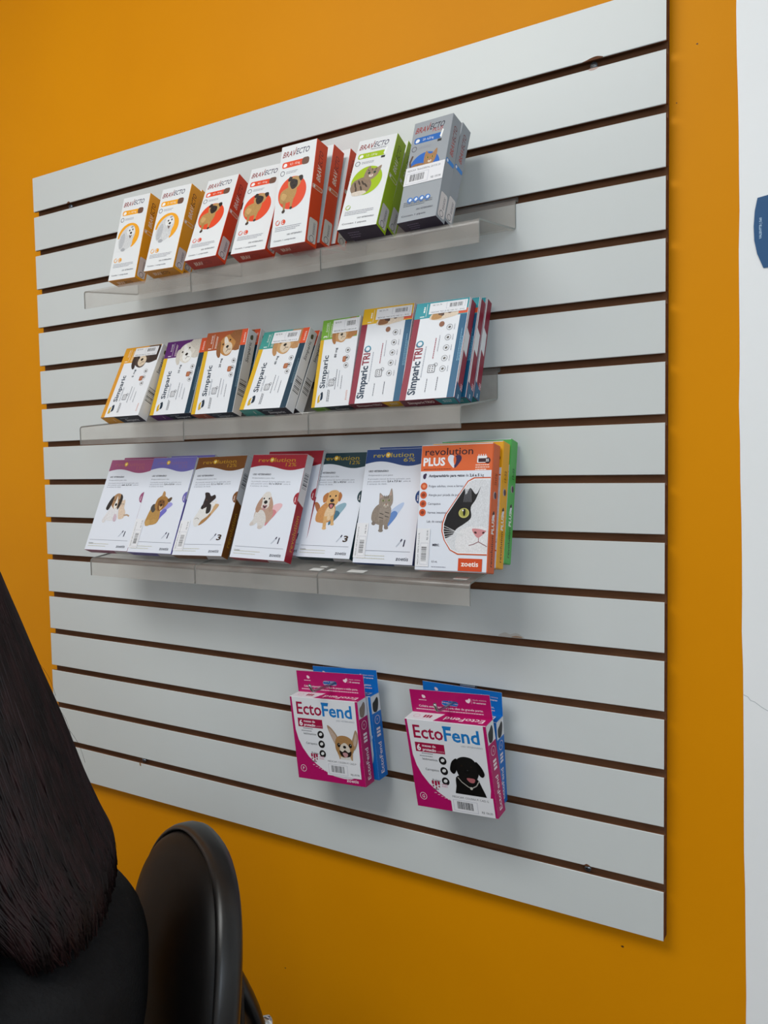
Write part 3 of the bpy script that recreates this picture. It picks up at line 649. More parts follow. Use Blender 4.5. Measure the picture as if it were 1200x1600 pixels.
place(tall_carton('A2', YE, '#5a2c14', pic_bichon, '#d48d1a', '#c9861a', weight='2 - 4,5 kg'), 'A2', 'tablet_carton', 'slim yellow and white carton with white fluffy dog, second from left on the top row', GA)
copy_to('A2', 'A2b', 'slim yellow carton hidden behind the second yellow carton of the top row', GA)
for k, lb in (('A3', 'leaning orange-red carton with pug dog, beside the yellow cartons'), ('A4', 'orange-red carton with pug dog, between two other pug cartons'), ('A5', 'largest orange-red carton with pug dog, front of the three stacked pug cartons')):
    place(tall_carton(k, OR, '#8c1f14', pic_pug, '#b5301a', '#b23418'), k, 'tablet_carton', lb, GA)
copy_to('A5', 'A6', 'orange-red carton showing its side, middle of the pug stack', GA)
copy_to('A5', 'A7', 'orange-red carton showing a thin strip, back of the pug stack near the green carton', GA)
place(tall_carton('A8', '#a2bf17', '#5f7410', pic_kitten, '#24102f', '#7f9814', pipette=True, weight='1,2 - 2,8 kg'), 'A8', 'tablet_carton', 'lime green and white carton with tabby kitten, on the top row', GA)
copy_to('A8', 'A9', 'lime green carton mostly hidden behind the kitten carton', GA)
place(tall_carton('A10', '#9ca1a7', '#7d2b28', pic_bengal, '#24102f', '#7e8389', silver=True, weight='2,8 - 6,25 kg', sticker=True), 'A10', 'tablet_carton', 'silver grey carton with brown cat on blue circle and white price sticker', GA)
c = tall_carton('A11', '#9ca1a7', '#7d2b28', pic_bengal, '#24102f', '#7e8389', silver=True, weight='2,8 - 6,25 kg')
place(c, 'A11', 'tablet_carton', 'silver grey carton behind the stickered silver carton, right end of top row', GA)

# ---------------------------------------------------------------- middle row: chew cartons
def icon_ring(f, u, v, r_, k='#8a8682'):
    f.ring(u, v, r_, .5, k); f.el(u, v, r_ * .45, r_ * .35, '#5c5650', .6)
def calendar_icon(f, u, v, s, k='#5a5a60'):
    f.rrect(u - s, v - s * 1.1, u + s, v + s * 1.1, s * .3, k); f.rrect(u - s * .82, v - s * .92, u + s * .82, v + s * .92, s * .2, '#e3e4e8')
    for i in range(3):
        for j in range(2): f.rect(u - s * .6 + j * s * .7, v - s * .7 + i * s * .55, u - s * .25 + j * s * .7, v - s * .4 + i * s * .55, k)
    f.ring(u + s * 1.0, v + s * 1.0, s * .5, .5, k)
def chew_carton(n, hd, mg, count, face_cols, stripe='#d9ab1c', rstripe=True, sticker=None, white_dog=False, head_bg=None):
    w, d, h = dims(n)
    c = Carton(w, d, h, '#e3e5ea', right='#e0e1e2', left=stripe, top=hd, bottom='#0f2231')
    f = c.face('front'); hv = .77 * h
    f.rect(.5, .5, w * .1, hv, stripe)
    if rstripe: f.rect(w * .87, .5, w - .5, h * .8, '#12364a'); f.bars(w * .955, h * .3, h * .32, '#6f8a98', 2, .8, 2.6, rot=90)
    f.rect(.5, hv, w * (.86 if rstripe else .97), h - .5, head_bg or hd); f.rect(.5, hv, w * .3, h - .5, hd)
    if rstripe: f.rect(w * .86, h * .8, w - .5, h - .5, '#d9532c'); f.text('zoetis', w * .96, h * .83, 4.2, '#f1e6e0', rot=90, w=h * .12)
    else: f.text('zoetis', w * .92, h * .06, 3.6, '#c9673a', rot=90, w=h * .11)
    f.text(str(count), w * .17, h * .79, 6.5, '#f2efea', rot=90, bold=.02); f.text('DOSE' if count == 1 else 'DOSES', w * .17, h * .86, 3.2, '#f2efea', rot=90, w=h * .1); f.line([(w * .2, h * .79), (w * .2, h * .97)], .5, '#f2efea'); f.bars(w * .27, h * .79, h * .17, '#e0d6cc', 2, .9, 2.2, rot=90)
    g = f.sub(w * .56, h * .835, w / 190, .42, None); ca, sa, sk = math.cos(.42), math.sin(.42), w / 190
    xr = w * (.86 if rstripe else .97)
    g.clip = [(((x - w * .56) * ca + (y - h * .835) * sa) / sk, (-(x - w * .56) * sa + (y - h * .835) * ca) / sk) for x, y in ((1, h * .6), (xr, h * .6), (xr, h - 1), (1, h - 1))]
    f.blob([(w * .36, hv - 1), (w * .38, h * .84), (w * .46, h * .9), (w * .66, h * .95), (w * .84, h * .94), (w * .85, hv - .5), (w * .7, hv - 3), (w * .5, hv - 6)], '~' + face_cols[0])
    pic_face_small(g, *face_cols, white=white_dog)
    f.text('Simparic', w * .29, h * .215, 9.2, '#1d2f42', rot=90, w=h * .37, bold=.016); f.text('sarolaner', w * .37, h * .22, 4, '#9aa0aa', rot=90, w=h * .2)
    f.text(mg, w * .5, h * .55, 4, '#2b3240', rot=90, w=h * .11, bold=.02)
    f.blob([(w * .16, h * .05), (w * .155, h * .12), (w * .21, h * .145), (w * .225, h * .08)], '#caa32a'); f.blob([(w * .225, h * .08), (w * .21, h * .15), (w * .265, h * .17), (w * .28, h * .1)], '#14293c'); f.blob([(w * .2, h * .085), (w * .205, h * .14), (w * .225, h * .14), (w * .22, h * .085)], '#e3e5ea')
    calendar_icon(f, w * .46, h * .27, 5); f.bars(w * .41, h * .06, h * .14, '#55585f', 2, 1, 2.6, rot=90)
    f.rrect(w * .68, h * .49, w * .77, h * .555, 2, '#a85f3c'); f.rrect(w * .7, h * .5, w * .75, h * .545, 1.5, '#b97550')
    f.bars(w * .58, h * .19, h * .3, '#70737c', 1, .9, 2, rot=90); f.bars(w * .65, h * .22, h * .24, '#9b9ea8', 1, .8, 2, rot=90); f.bars(w * .735, h * .19, h * .2, '#80838c', 1, .9, 2, rot=90)
    for i in range(3): icon_ring(f, w * .79, h * (.45 + .085 * i), 4.2)
    s = c.face('right')
    s.text('Simparic', d * .6, h * .62, d * .3, '#3b4046', rot=90, w=h * .24, bold=.01); s.blob([(d * .4, h * .89), (d * .35, h * .93), (d * .6, h * .95), (d * .65, h * .9)], '#5d5a40')
    s.barcode(d * .85, h * .22, h * .2, d * .7, '#4a4a4c', seed=5, n=12, rot=90)
    b = c.face('bottom'); b.rect(.5, .5, w * .36, d - .5, hd); b.poly([(w * .36, .5), (w * .43, .5), (w * .36, d - .5)], hd); b.text('Simparic', w * .55, d * .25, d * .3, '#dfe4e8', w=w * .34, bold=.01); b.bars(w * .47, d * .68, w * .3, '#9fb0ba', 1, 1.4); b.text(str(count), w * .26, d * .3, d * .4, '#e8e0d8')
    t = c.face('top'); t.rect(w * .8, .5, w - .5, d - .5, '#141d26')
    if sticker: price_sticker(c, 'front', w * sticker[0], h * sticker[1], w * sticker[2], h * .125 * sticker[3], n.__hash__() % 97 if 0 else len(n) + int(mg[0]), mode=1, top=sticker[4], price='R$ 92,90')
    return c
GB = 'chew tablet cartons on the middle row'
place(chew_carton('B1', '#dd9c26', '5 mg', 1, ('#4b3a34', '#3a2c28'), stripe='#d8952e', rstripe=False, sticker=(.3, .85, .62, 1, 'MEDICAM. MASTIG. CAES 1,3 A 2,5')), 'B1', 'chew_carton', 'mustard striped white carton with price sticker, leftmost on the middle row', GB)
place(chew_carton('B2', '#5a1f6c', '10 mg', 1, ('#dcd6cc', '#cfc8be'), white_dog=True), 'B2', 'chew_carton', 'white carton with purple header and small white dog, on the middle row', GB)
place(chew_carton('B3', '#a4502a', '20 mg', 1, ('#b98145', '#8f5a32')), 'B3', 'chew_carton', 'white carton with rust brown header and tan puppy, on the middle row', GB)
copy_to('B3', 'B3b', 'rust brown header carton tucked behind the tan puppy carton', GB)
place(chew_carton('B4', '#3d948c', '40 mg', 1, ('#c59a68', '#b98a5c'), sticker=(.25, .83, .58, 1.15, 'MEDICAM. MASTIG. CAES 10 A 20')), 'B4', 'chew_carton', 'white carton with teal header, yellow stripe and price sticker', GB)
copy_to('B4', 'B4b', 'teal header carton showing its white barcode side behind the other teal carton', GB)
place(chew_carton('B5', '#76ac38', '80 mg', 3, ('#c48f58', '#ad7440'), rstripe=False, sticker=(.3, .83, .68, 1.2, 'MEDICAM. MASTIG. CAES 20 A 40')), 'B5', 'chew_carton', 'white carton with green header and golden dog, partly behind the burgundy striped carton', GB)
def trio_carton(n, hd, cols, seed, sticker=True):
    w, d, h = dims(n); BU, BL = '#8c1c36', '#125a80'
    c = Carton(w, d, h, '#e3e5ea', right=BU, left=BU, top=hd, bottom='#6a1426')
    f = c.face('front'); hv = .83 * h
    f.rect(.5, .5, w * .12, hv, BU); f.rect(w * .86, .5, w * .985, h * .84, BL); f.bars(w * .94, h * .36, h * .34, '#7fb0c8', 2, .8, 2.4, rot=90)
    f.rect(.5, hv, w * .3, h - .5, hd); f.rect(w * .3, hv, w * .985, h - .5, hd); f.rect(w * .8, h * .84, w * .985, h * .89, '#d9532c')
    f.text('1', w * .19, h * .845, 6.5, '#f0f0ea', rot=90, bold=.02); f.bars(w * .19, h * .89, h * .09, '#f0f0ea', 1, 2.2, rot=90); f.line([(w * .22, h * .845), (w * .22, h * .98)], .6, '#f0f0ea')
    f.blob([(w * .3, hv - 2), (w * .34, hv + 6), (w * .5, h * .91), (w * .75, h * .92), (w * .82, hv + 1), (w * .64, hv - 3), (w * .46, hv - 5)], '~#dccab6'); f.blob([(w * .34, hv - 3), (w * .37, hv + 7), (w * .5, h * .88), (w * .52, hv - 2)], '~' + cols[0]); f.el(w * .53, hv + 3, 2.6, 2, '#181010'); f.el(w * .66, hv + 6, 3, 2.2, cols[1]); f.blob([(w * .45, hv + 4), (w * .5, hv + 9), (w * .57, hv + 7), (w * .52, hv + 2)], '~' + cols[1])
    f.text('Simparic', w * .27, h * .05, 11, '#15304a', rot=90, w=h * .335, bold=.03); f.text('TRIO', w * .27, h * .395, 11, '#8c1c36', rot=90, w=h * .2, bold=.028); f.bars(w * .34, h * .22, h * .42, '#a9adb8', 1, 1.4, rot=90)
    f.el(w * .27 - 5.2, h * .565, 5.4, 5.0, '#2a86a0'); f.el(w * .27 - 5.2, h * .565, 3.4, 3.2, '#e3e5ea')
    calendar_icon(f, w * .5, h * .3, 5.5); f.bars(w * .46, h * .07, h * .18, '#6a6d76', 1, 1, rot=90)
    f.bars(w * .5, h * .4, h * .28, '#a0344a', 1, 1.2, rot=90); f.bars(w * .56, h * .47, h * .22, '#9b9ea8', 1, .9, rot=90); f.el(w * .55, h * .75, 4, 4.2, '#8c5a40')
    for i in range(5): icon_ring(f, w * (.705), h * (.29 + .105 * i), 4.4, '#77757a'); f.bars(w * .8, h * (.26 + .105 * i), h * .075, '#9b9ea8', 1, .8, rot=90)
    f.bars(w * .65, h * .08, h * .18, '#6a6d76', 1, 1, rot=90)
    s = c.face('right'); s.rect(.3, h * .13, d * .22, h - .5, '#e3e5e8'); s.poly([(d * .22, h * .48), (d * .8, h * .44), (d * .8, h * .66), (d * .22, h * .7)], '#e3e5e8')
    s.rect(.3, .5, d - .3, h * .1, BL); s.poly([(.3, h * .1), (d - .3, h * .1), (.3, h * .16)], BL); s.bars(d * .75, h * .11, h * .07, '#e8c8d0', 2, 1.6, 3.2, rot=90); s.bars(d * .6, h * .02, h * .05, '#c8dce8', 1, 2.4, rot=90)
    b = c.face('bottom'); b.text('Simparic', w * .12, d * .36, d * .34, '#e8dcd8', w=w * .3, bold=.02); b.text('TRIO', w * .43, d * .36, d * .34, '#e8dcd8', w=w * .17, bold=.02); b.poly([(w * .7, .5), (w - .5, .5), (w - .5, d - .5), (w * .64, d - .5)], hd); b.bars(w * .76, d * .6, w * .16, '#dfe6e8', 2, 1.4, 4)
    if sticker: price_sticker(c, 'front', w * .27, h * .865, w * .69, h * .115, seed, mode=1, top='MEDICAM. TRIO 20 MG CAES 10,1 - 20 KG', price='R$ 121,70')
    return c
place(trio_carton('B6', '#e3b11a', ('#8a5a34', '#4a2a20'), 11), 'B6', 'chew_carton', 'burgundy striped white carton with yellow header and price sticker', GB)
place(trio_carton('B7', '#2b94a0', ('#b98a54', '#6a4a38'), 12), 'B7', 'chew_carton', 'burgundy striped white carton with teal header, front of the right stack', GB)
tc = trio_carton('B7b', '#2b94a0', ('#b98a54', '#6a4a38'), 13, sticker=False)
place(tc, 'B7b', 'chew_carton', 'burgundy sided carton in the middle of the right stack of the middle row', GB)
copy_to('B7b', 'B7c', 'burgundy sided carton at the back of the right stack of the middle row', GB)

# ---------------------------------------------------------------- bottom row: pipette cartons
def pipette_carton(n, col, pct, pic, who, kg, count, gold='#c19a24', side_top='#d9dadc', sticker=None, tint='#e0e4ee', showside=True):
    w, d, h = dims(n)
    c = Carton(w, d, h, tint, right=col, left=tint, top=col, bottom=col)
    f = c.face('front'); n_ = 20
    wave = [(.5 + (w - 1) * i / n_, h * (.868 + .021 * math.sin(2 * math.pi * (i / n_ + .0)) * (1 if i < 11 else 1.15))) for i in range(n_ + 1)]
    f.poly([(a, b) for a, b in wave] + [(w - .5, h - .5), (.5, h - .5)], col)
    f.text('rev', w * .13, h * .925, 6.6, gold, w=w * .2, bold=.006); f.el(w * .38, h * .945, 4.2, 4, '#d8a81e'); f.blob([(w * .38 - 2, h * .945), (w * .38 - 1.6, h * .945 + 2), (w * .38, h * .945 + 1.2), (w * .38 + 1.8, h * .945 + 2), (w * .38 + 1.9, h * .945), (w * .38, h * .945 - 2.4)], '#f0dfa0')
    f.text('lution', w * .43, h * .925, 6.6, gold, w=w * .38, bold=.006); f.text(pct, w * .84, h * .882, 6, gold, w=w * .19, al='r', bold=.004)
    f.text('USO VETERINÁRIO', w * .08, h * .795, 2.6, '#2e2e3c', w=w * .34, bold=.03); f.text('Antiparasitário para ' + who, w * .08, h * .76, 2.4, '#7a7d8a', w=w * .42)
    f.text('A proteção mensal da forma aplicação, para', w * .08, h * .727, 2.3, '#8a8d9a', w=w * .72); f.text(who + ' pesando entre', w * .08, h * .705, 2.3, '#8a8d9a', w=w * .32); f.text(kg, w * .42, h * .705, 2.5, '#2e2e3c', w=w * .24, bold=.03); f.text('acima de', w * .69, h * .705, 2.3, '#8a8d9a', w=w * .12); f.text('6 semanas de idade.', w * .08, h * .683, 2.3, '#8a8d9a', w=w * .34)
    pic(f.sub(w * .44, h * .46, h * .34 / 100))
    f.clip = [(1, 1), (w - .5, 1), (w - .5, h - 1), (1, h - 1)]
    f.el(w, h * .575, 8.2, 10, col); f.bars(w * .965, h * .54, 11, '#e8dfe0', 1, 1.3, rot=90)
    f.clip = None
    f.text(str(count), w * .81, h * .155, 9, '#2a2440' if count == 1 else '#3a2618', w=None if count == 1 else w * .085, bold=.03, shear=.15); f.line([(w * .7, h * .15), (w * .77, h * .2)], 1.6, '#c0c6d2'); f.line([(w * .765, h * .195), (w * .785, h * .215)], 2, '#3a3650')
    f.line([(w * .06, h * .11), (w * .94, h * .11)], .5, '#8a8c98'); f.bars(w * .06, h * .065, w * .5, '#c9c6b0', 2, .9, 4, ragged=.2); f.text('Contém:', w * .06, h * .07, 2, '#4a4a56', w=w * .11)
    f.text('zoetis', w * .72, h * .035, 5.2, '#3e3e4c', w=w * .2, shear=.12, bold=.005)
    s = c.face('right')
    s.poly([(.3, h * .56), (d - .3, h * .52), (d - .3, h - .5), (.3, h - .5)], side_top); s.barcode(d * .82, h * .68, h * .15, d * .6, '#55565c', seed=len(who), n=12, rot=90)
    s.text('revolution', d * .72, h * .1, d * .46, gold, rot=90, w=h * .33, bold=.006)
    b = c.face('bottom'); b.poly([(w * .62, .5), (w - .5, .5), (w - .5, d - .5), (w * .7, d - .5)], '#cfcfd4')
    if sticker: price_sticker(c, 'front', w * .2, h * .045, h * .3, w * .2, sticker, top='MEDICAM. PIPETA 6% CAES E GATOS', price='R$ 75,90', rot=90)
    return c
GC = 'pipette cartons on the bottom row'
place(pipette_carton('C1', '#9a5076', '15%', pic_beagle_kitten, 'cães', 'até 2,5 kg', 1, gold='#a8606c'), 'C1', 'pipette_carton', 'white carton with mauve pink header, puppy and kitten, leftmost on the bottom row', GC)
copy_to('C1', 'C1b', 'mauve header carton peeking from behind the puppy and kitten carton', GC)
place(pipette_carton('C2', '#6c66ae', '12%', pic_yorkie, 'cães', '2,6 a 5,0 kg', 1, gold='#84689a', sticker=21), 'C2', 'pipette_carton', 'white carton with lavender header and small long-haired terrier', GC)
c = pipette_carton('C2b', '#6c66ae', '12%', pic_yorkie, 'cães', '2,6 a 5,0 kg', 1, gold='#84689a')
place(c, 'C2b', 'pipette_carton', 'lavender header carton peeking from behind the terrier carton', GC)
place(pipette_carton('C3', '#744415', '12%', pic_jackrussell, 'cães', '5,1 a 10,0 kg', 3, gold='#b8881e', sticker=22), 'C3', 'pipette_carton', 'white carton with brown header and black-headed white terrier', GC)
place(pipette_carton('C4', '#9e1c2e', '12%', pic_cocker, 'cães', '10,1 a 20,0 kg', 1, gold='#c48a22'), 'C4', 'pipette_carton', 'white carton with red header and pale spaniel, red spine showing', GC)
copy_to('C4', 'C4b', 'red header carton standing higher behind the spaniel carton', GC)
place(pipette_carton('C5', '#10353f', '12%', pic_golden, 'cães', '20,1 a 40,0 kg', 3, gold='#a98e22'), 'C5', 'pipette_carton', 'white carton with dark green header and golden retriever', GC)
place(pipette_carton('C6', '#133a78', '6%', pic_tabby, 'gatos', '2,6 a 7,5 kg', 1, gold='#b4a238', sticker=23), 'C6', 'pipette_carton', 'white carton with blue header and sitting grey tabby cat', GC)
c = pipette_carton('C6b', '#133a78', '6%', pic_tabby, 'gatos', '2,6 a 7,5 kg', 1, gold='#b4a238')
place(c, 'C6b', 'pipette_carton', 'blue header carton peeking from behind the tabby cat carton', GC)
def plus_carton(n, col, dk, full=True):
    w, d, h = dims(n); ink = '#3a1620'
    c = Carton(w, d, h, '#e0e4ee', right=col, left=col, top=col, bottom=col, bev=1.2)
    f = c.face('front')
    f.rect(1, h * .787, w - 1, h - 1.2, col)
    f.text('revolution', w * .06, h * .915, 9.6, ink, w=w * .67, bold=.012); f.text('PLUS', w * .04, h * .832, 10.5, '#eef0f4', w=w * .31, bold=.035)
    hx, hy = w * .475, h * .862
    f.blob([(hx, hy - 9), (hx - 9, hy + 1), (hx - 8, hy + 8), (hx - 3, hy + 8.5), (hx, hy + 5)], '#dfe3ee'); f.blob([(hx + 1, hy - 9), (hx + 1, hy + 5), (hx + 4, hy + 8.5), (hx + 9.5, hy + 7.5), (hx + 10, hy + 1)], '#33204a'); f.blob([(hx - 1, hy + 1), (hx - .5, hy + 6), (hx + 2, hy + 6), (hx + 3, hy + 1), (hx + 1, hy - 5)], col)
    f.rrect(w * .79, h * .845, w * .92, h * .9, 1.2, '#f0f0f2'); f.rect(w * .805, h * .85, w * .905, h * .88, ink); f.el(w * .93, h * .862, 4, 4, ink); f.text('35', w * .905, h * .854, 3.4, '#f0f0f2', bold=.02)
    for i in range(4): f.rect(w * (.805 + .03 * i), h * .897, w * (.815 + .03 * i), h * .912, '#f0f0f2')
    f.bars(w * .77, h * .825, w * .19, '#f6d9cc', 3, 1.2, 3); f.bars(w * .05, h * .8, w * .52, dk, 1, 1.1)
    f.el(w * .07, h * .745, 2.4, 3.6, '#3a2a4a'); f.el(w * .085, h * .76, 1.6, 1.8, '#3a2a4a'); f.text('Antiparasitário para gatos', w * .13, h * .74, 3.4, '#33303e', w=w * .5, bold=.03); f.text('de', w * .645, h * .74, 3.4, '#55525e', w=w * .04); f.text('2,6 a 5', w * .7, h * .74, 3.4, '#33303e', w=w * .13, bold=.03); f.text('kg', w * .85, h * .74, 3.4, '#55525e', w=w * .04)
    for i, tx in enumerate(('Pulgas adultas, ovos e larvas', 'Alergia por picada de pulga', 'Carrapatos', 'Vermes intestinais', 'Lab. do coração')):
        y = h * (.667 - .07 * i)
        f.text(tx, w * .14, y - 1.4, 3, '#5c5a66', w=w * (.48, .46, .18, .28, .24)[i])
        if i < 4: f.el(w * .07, y, 5, 5, '#d05a30'); f.el(w * .07, y, 2.6, 2.4, '#8c3a22' if i else '#e58a62')
    # teardrop window with a black and white cat
    def win(g): return [(w * .985, h * (.715 + g)), (w * (.78 - g), h * (.715 + g)), (w * (.7 - g * 1.2), h * (.695 + g * .6)), (w * (.65 - g * 1.4), h * .655), (w * (.42 - g * 1.6), h * .44), (w * (.385 - g * 1.7), h * .37), (w * (.385 - g * 1.7), h * .31), (w * (.42 - g * 1.4), h * .24), (w * (.5 - g), h * (.175 - g * .6)), (w * (.6 - g * .5), h * (.15 - g)), (w * .985, h * (.15 - g))]
    f.poly(win(.018), '#c9582c'); f.poly(win(.008), '#eef0f4'); cl = win(0)
    f.poly(cl, '~#d9dade')
    g = f.sub(0, 0, 1); g.clip = cl
    X = lambda a, b: (w * a, h * b)
    g.blob([X(.62, .72), X(.66, .6), X(.72, .65), X(.8, .6), X(.86, .66), X(.8, .56), X(.74, .5), X(.75, .42), X(.66, .37), X(.56, .33), X(.5, .28), X(.36, .27), X(.34, .5), X(.5, .66)], '~#17161a')
    g.blob([X(.6, .16), X(.56, .26), X(.62, .32), X(.76, .35), X(.98, .33), X(.99, .15)], '~#e4e2e4')
    g.el(w * .645, h * .455, 9.5, 8, '#0e0d10'); g.el(w * .65, h * .455, 7.6, 6.6, '#bdb86a'); g.el(w * .652, h * .457, 5.6, 5.2, '#a3a04c'); g.el(w * .655, h * .46, 1.9, 4.8, '#0c0b0d'); g.el(w * .635, h * .475, 1.1, 1.1, '#eeeeee')
    g.blob([X(.77, .33), X(.84, .335), X(.93, .325), X(.96, .315), X(.9, .28), X(.86, .265), X(.82, .28)], '#d08c90'); g.el(w * .82, h * .305, 2, 1.4, '#4a2628', -.4); g.el(w * .925, h * .305, 1.8, 1.3, '#4a2628', .4)
    g.line([X(.865, .265), X(.865, .235)], .9, '#9a5a60'); g.line([X(.74, .205), X(.8, .215), X(.865, .235), X(.93, .215), X(.98, .2)], 1, '#8a5c62')
    for i in range(9):
        a = math.radians(158 + i * 9); g.line([X(.6 + .03 * (i % 3), .3), (w * .6 + 44 * math.cos(a), h * .3 + 44 * math.sin(a))], .5, '#e8e8ea')
    for i in range(6): g.line([X(.66 + .014 * i, .64), X(.64 + .02 * i, .54)], .5, '#8a8a90')
    f.rect(w * .61, 1.4, w * .93, h * .105, '#d24b20'); f.text('zoetis', w * .65, h * .045, 6.4, '#f6efe9', w=w * .23, bold=.02)
    f.text('0,5 mL', w * .24, h * .066, 2.4, '#44424e'); f.text('MERC.', w * .24, h * .195, 2.8, '#3a3844', bold=.03); f.bars(w * .24, h * .03, w * .27, '#9a9aa8', 1, .8)
    s = c.face('right')
    s.text('revolution', d * .62, h * .05, d * .3, ink, rot=90, w=h * .24, bold=.01); s.text('PLUS', d * .62, h * .3, d * .34, '#f2f0ec', rot=90, w=h * .12, bold=.03); s.blob([(d * .3, h * .43), (d * .6, h * .47), (d * .62, h * .44), (d * .5, h * .41)], '#e8e6ee'); s.blob([(d * .3, h * .45), (d * .5, h * .48), (d * .62, h * .455)], ink)
    s.el(d * .5, h * .6, d * .2, h * .03, '#b9a8ac', .2); s.el(d * .58, h * .6, d * .16, h * .026, '#4a2c40', .2); s.text('2,6 a 5 kg' if full else '15-22', d * .66, h * .68, d * .26, dk, rot=90, w=h * .09, bold=.02)
    if full: price_sticker(c, 'front', w * .2, h * .03, h * .3, w * .19, 31, top='MEDICAM. PIPETA PLUS 0,5 ML', price='R$ 135,90', rot=90)
    return c
place(plus_carton('C7', '#dd6430', '#8a3216'), 'C7', 'pipette_carton', 'orange carton with half a black and white cat face, front of its stack', GC)
place(plus_carton('C8', '#eeaa14', '#8a5a10', False), 'C8', 'pipette_carton', 'amber yellow carton between the orange and the green cartons', GC)
place(plus_carton('C9', '#57b356', '#1f5a28', False), 'C9', 'pipette_carton', 'bright green carton at the back of the orange carton, right end of bottom row', GC)

# ---------------------------------------------------------------- collar cartons hanging on hooks
def collar_carton(n, col, dk, pic, size, who, seed=None, logo2='#1b7ac2', price='R$ 69,90', picsub=(.735, .45, 1.08)):
    w, d, h = dims(n)
    c = Carton(w, d, h, '#e3e4e8', right=col, left=col, top='#e3e4e8', bottom=col)
    f = c.face('front')
    cl = [(.5, .5), (w - .5, .5), (w - .5, h - .5), (.5, h - .5)]
    f.poly([(.5, .5), (w - .5, .5), (w - .5, h - .5), (w * .965, h - .5), (w * .955, h * .3), (w * .94, h * .22), (w * .88, h * .1), (w * .8, h * .07), (w * .7, h * .065), (w * .55, h * .08), (w * .42, h * .13), (w * .3, h * .2), (w * .2, h * .28), (w * .12, h * .38), (w * .07, h * .48), (w * .04, h * .6), (w * .03, h - .5), (.5, h - .5)], col)
    f.text('Ecto', w * .09, h * .795, 19, dk, w=w * .375, bold=.016); f.text('Fend', w * .475, h * .795, 19, logo2, w=w * .43, bold=.022); f.poly([(w * .468, h * .955), (w * .58, h * .955), (w * .57, h * .93), (w * .468, h * .93)], logo2)
    f.text('USO VETERINÁRIO', w * .67, h * .745, 2.4, '#8a8c96', w=w * .26)
    f.rect(w * .09, h * .64, w * .46, h * .745, dk); f.text('6', w * .11, h * .655, 9, '#f0e8ec', w=w * .05, bold=.03); f.text('meses de', w * .18, h * .7, 3.6, '#f0e8ec', w=w * .17, bold=.02); f.text('proteção', w * .18, h * .655, 4, '#f0e8ec', w=w * .17, bold=.03); f.text('contra', w * .36, h * .655, 2.6, '#d8a8b8', w=w * .09)
    for i, tx in enumerate(('leishmaniose', 'Carrapatos', 'Pulgas')):
        y = h * (.565 - .115 * i); f.el(w * .415, y, 6, 6, '#161416'); f.el(w * .415, y + .5, 3.2, 2.4, '#dcdcdc', .5); f.text(tx, w * .35, y - 2, 3.4, '#3a3a40', al='r', w=w * (.19, .17, .1)[i])
    f.bars(w * .16, h * .62, w * .19, '#9a9aa0', 1, 1.4); f.bars(w * .13, h * .59, w * .22, '#9a9aa0', 1, 1.4)
    for i in range(3): f.rect(w * (.235 + .037 * i), h * .285 - (i == 1) * 2, w * (.262 + .037 * i), h * .325, dk); f.rect(w * (.24 + .037 * i), h * .255 - (i == 1) * 2, w * (.257 + .037 * i), h * .275 - (i == 1) * 2, dk)
    f.bars(w * .36, h * .29, w * .08, '#d8a8b8', 2, 1.6, 3); f.bars(w * .24, h * .225, w * .1, '#7a5a66', 1, 1.6)
    for i in range(10):
        t = i / 9; f.rect(w * (.25 + .36 * t), h * (.185 - .16 * t + .075 * t * t), w * (.28 + .36 * t), h * (.193 - .16 * t + .075 * t * t), '#e2b4c4' if col != '#0f6fc4' else '#b4d4ee')
    f.ring(w * .1, h * .13, 5.6, .8, '#f0d8e0'); f.text(size, w * .1, h * .112, 4.6, '#f0d8e0', al='c', bold=.02)
    f.text('zoetis', w * .73, h * .035, 5, '#f6e6ec', w=w * .17, shear=.1, bold=.01)
    g = f.sub(w * picsub[0], h * picsub[1], picsub[2] * w / 240)
    pic(g)
    if seed: price_sticker(c, 'front', *((w * .46, h * .09, w * .49, h * .21) if size == 'P' else (w * .45, h * .005, w * .52, h * .215)), seed, top='MEDICAM. COLEIRA P/ CAES ' + size, price=price)
    s = c.face('right'); s.rect(.5, h * .79, d - .5, h - .5, '#e3e4e8'); s.blob([(d * .2, h * .81), (d * .16, h * .9), (d * .4, h * .93), (d * .7, h * .96), (d * .8, h * .9), (d * .6, h * .8)], '~#8a7a6a' if pic is pic_chihuahua else '~#1c1b1b')
    s.ring(d * .5, h * .7, d * .28, .8, '#f0d8e0'); s.text(size, d * .5, h * .685, 4, '#f0d8e0', al='c')
    for i in range(3): s.rect(d * .3, h * (.5 + .04 * i), d * .7, h * (.527 + .04 * i), '#f0e0e6')
    s.text('EctoFend', d * .66, h * .06, d * .34, '#f0e0e6', rot=90, w=h * .37, bold=.012)
    t = c.face('top'); t.poly([(w * .36, .5), (w - .5, .5), (w - .5, d - .5), (w * .42, d - .5)], col); t.text('EctoFend', w * .94, d * .7, d * .42, '#f3e6ec', w=w * .48, rot=180, bold=.012)
    t.ring(w * .11, d * .5, 5, .7, '#d8a8b8'); [t.rect(w * (.2 + .035 * i), d * .35, w * (.226 + .035 * i), d * .7, dk) for i in range(3)]
    # hang tab with a euro slot, standing up from the back edge
    mb = c.part('hang_tab'); H = 34.; th = .5; sw, sh, sz = 13., 3.6, 17.; sx = w * .5
    hole = []
    for cx, a0 in ((sx + sw - sh, -90), (sx - sw + sh, 90)):
        for i in range(7): a = math.radians(a0 + 180 * i / 6); hole.append((cx + sh * math.cos(a), sz + sh * math.sin(a)))
    outer = []
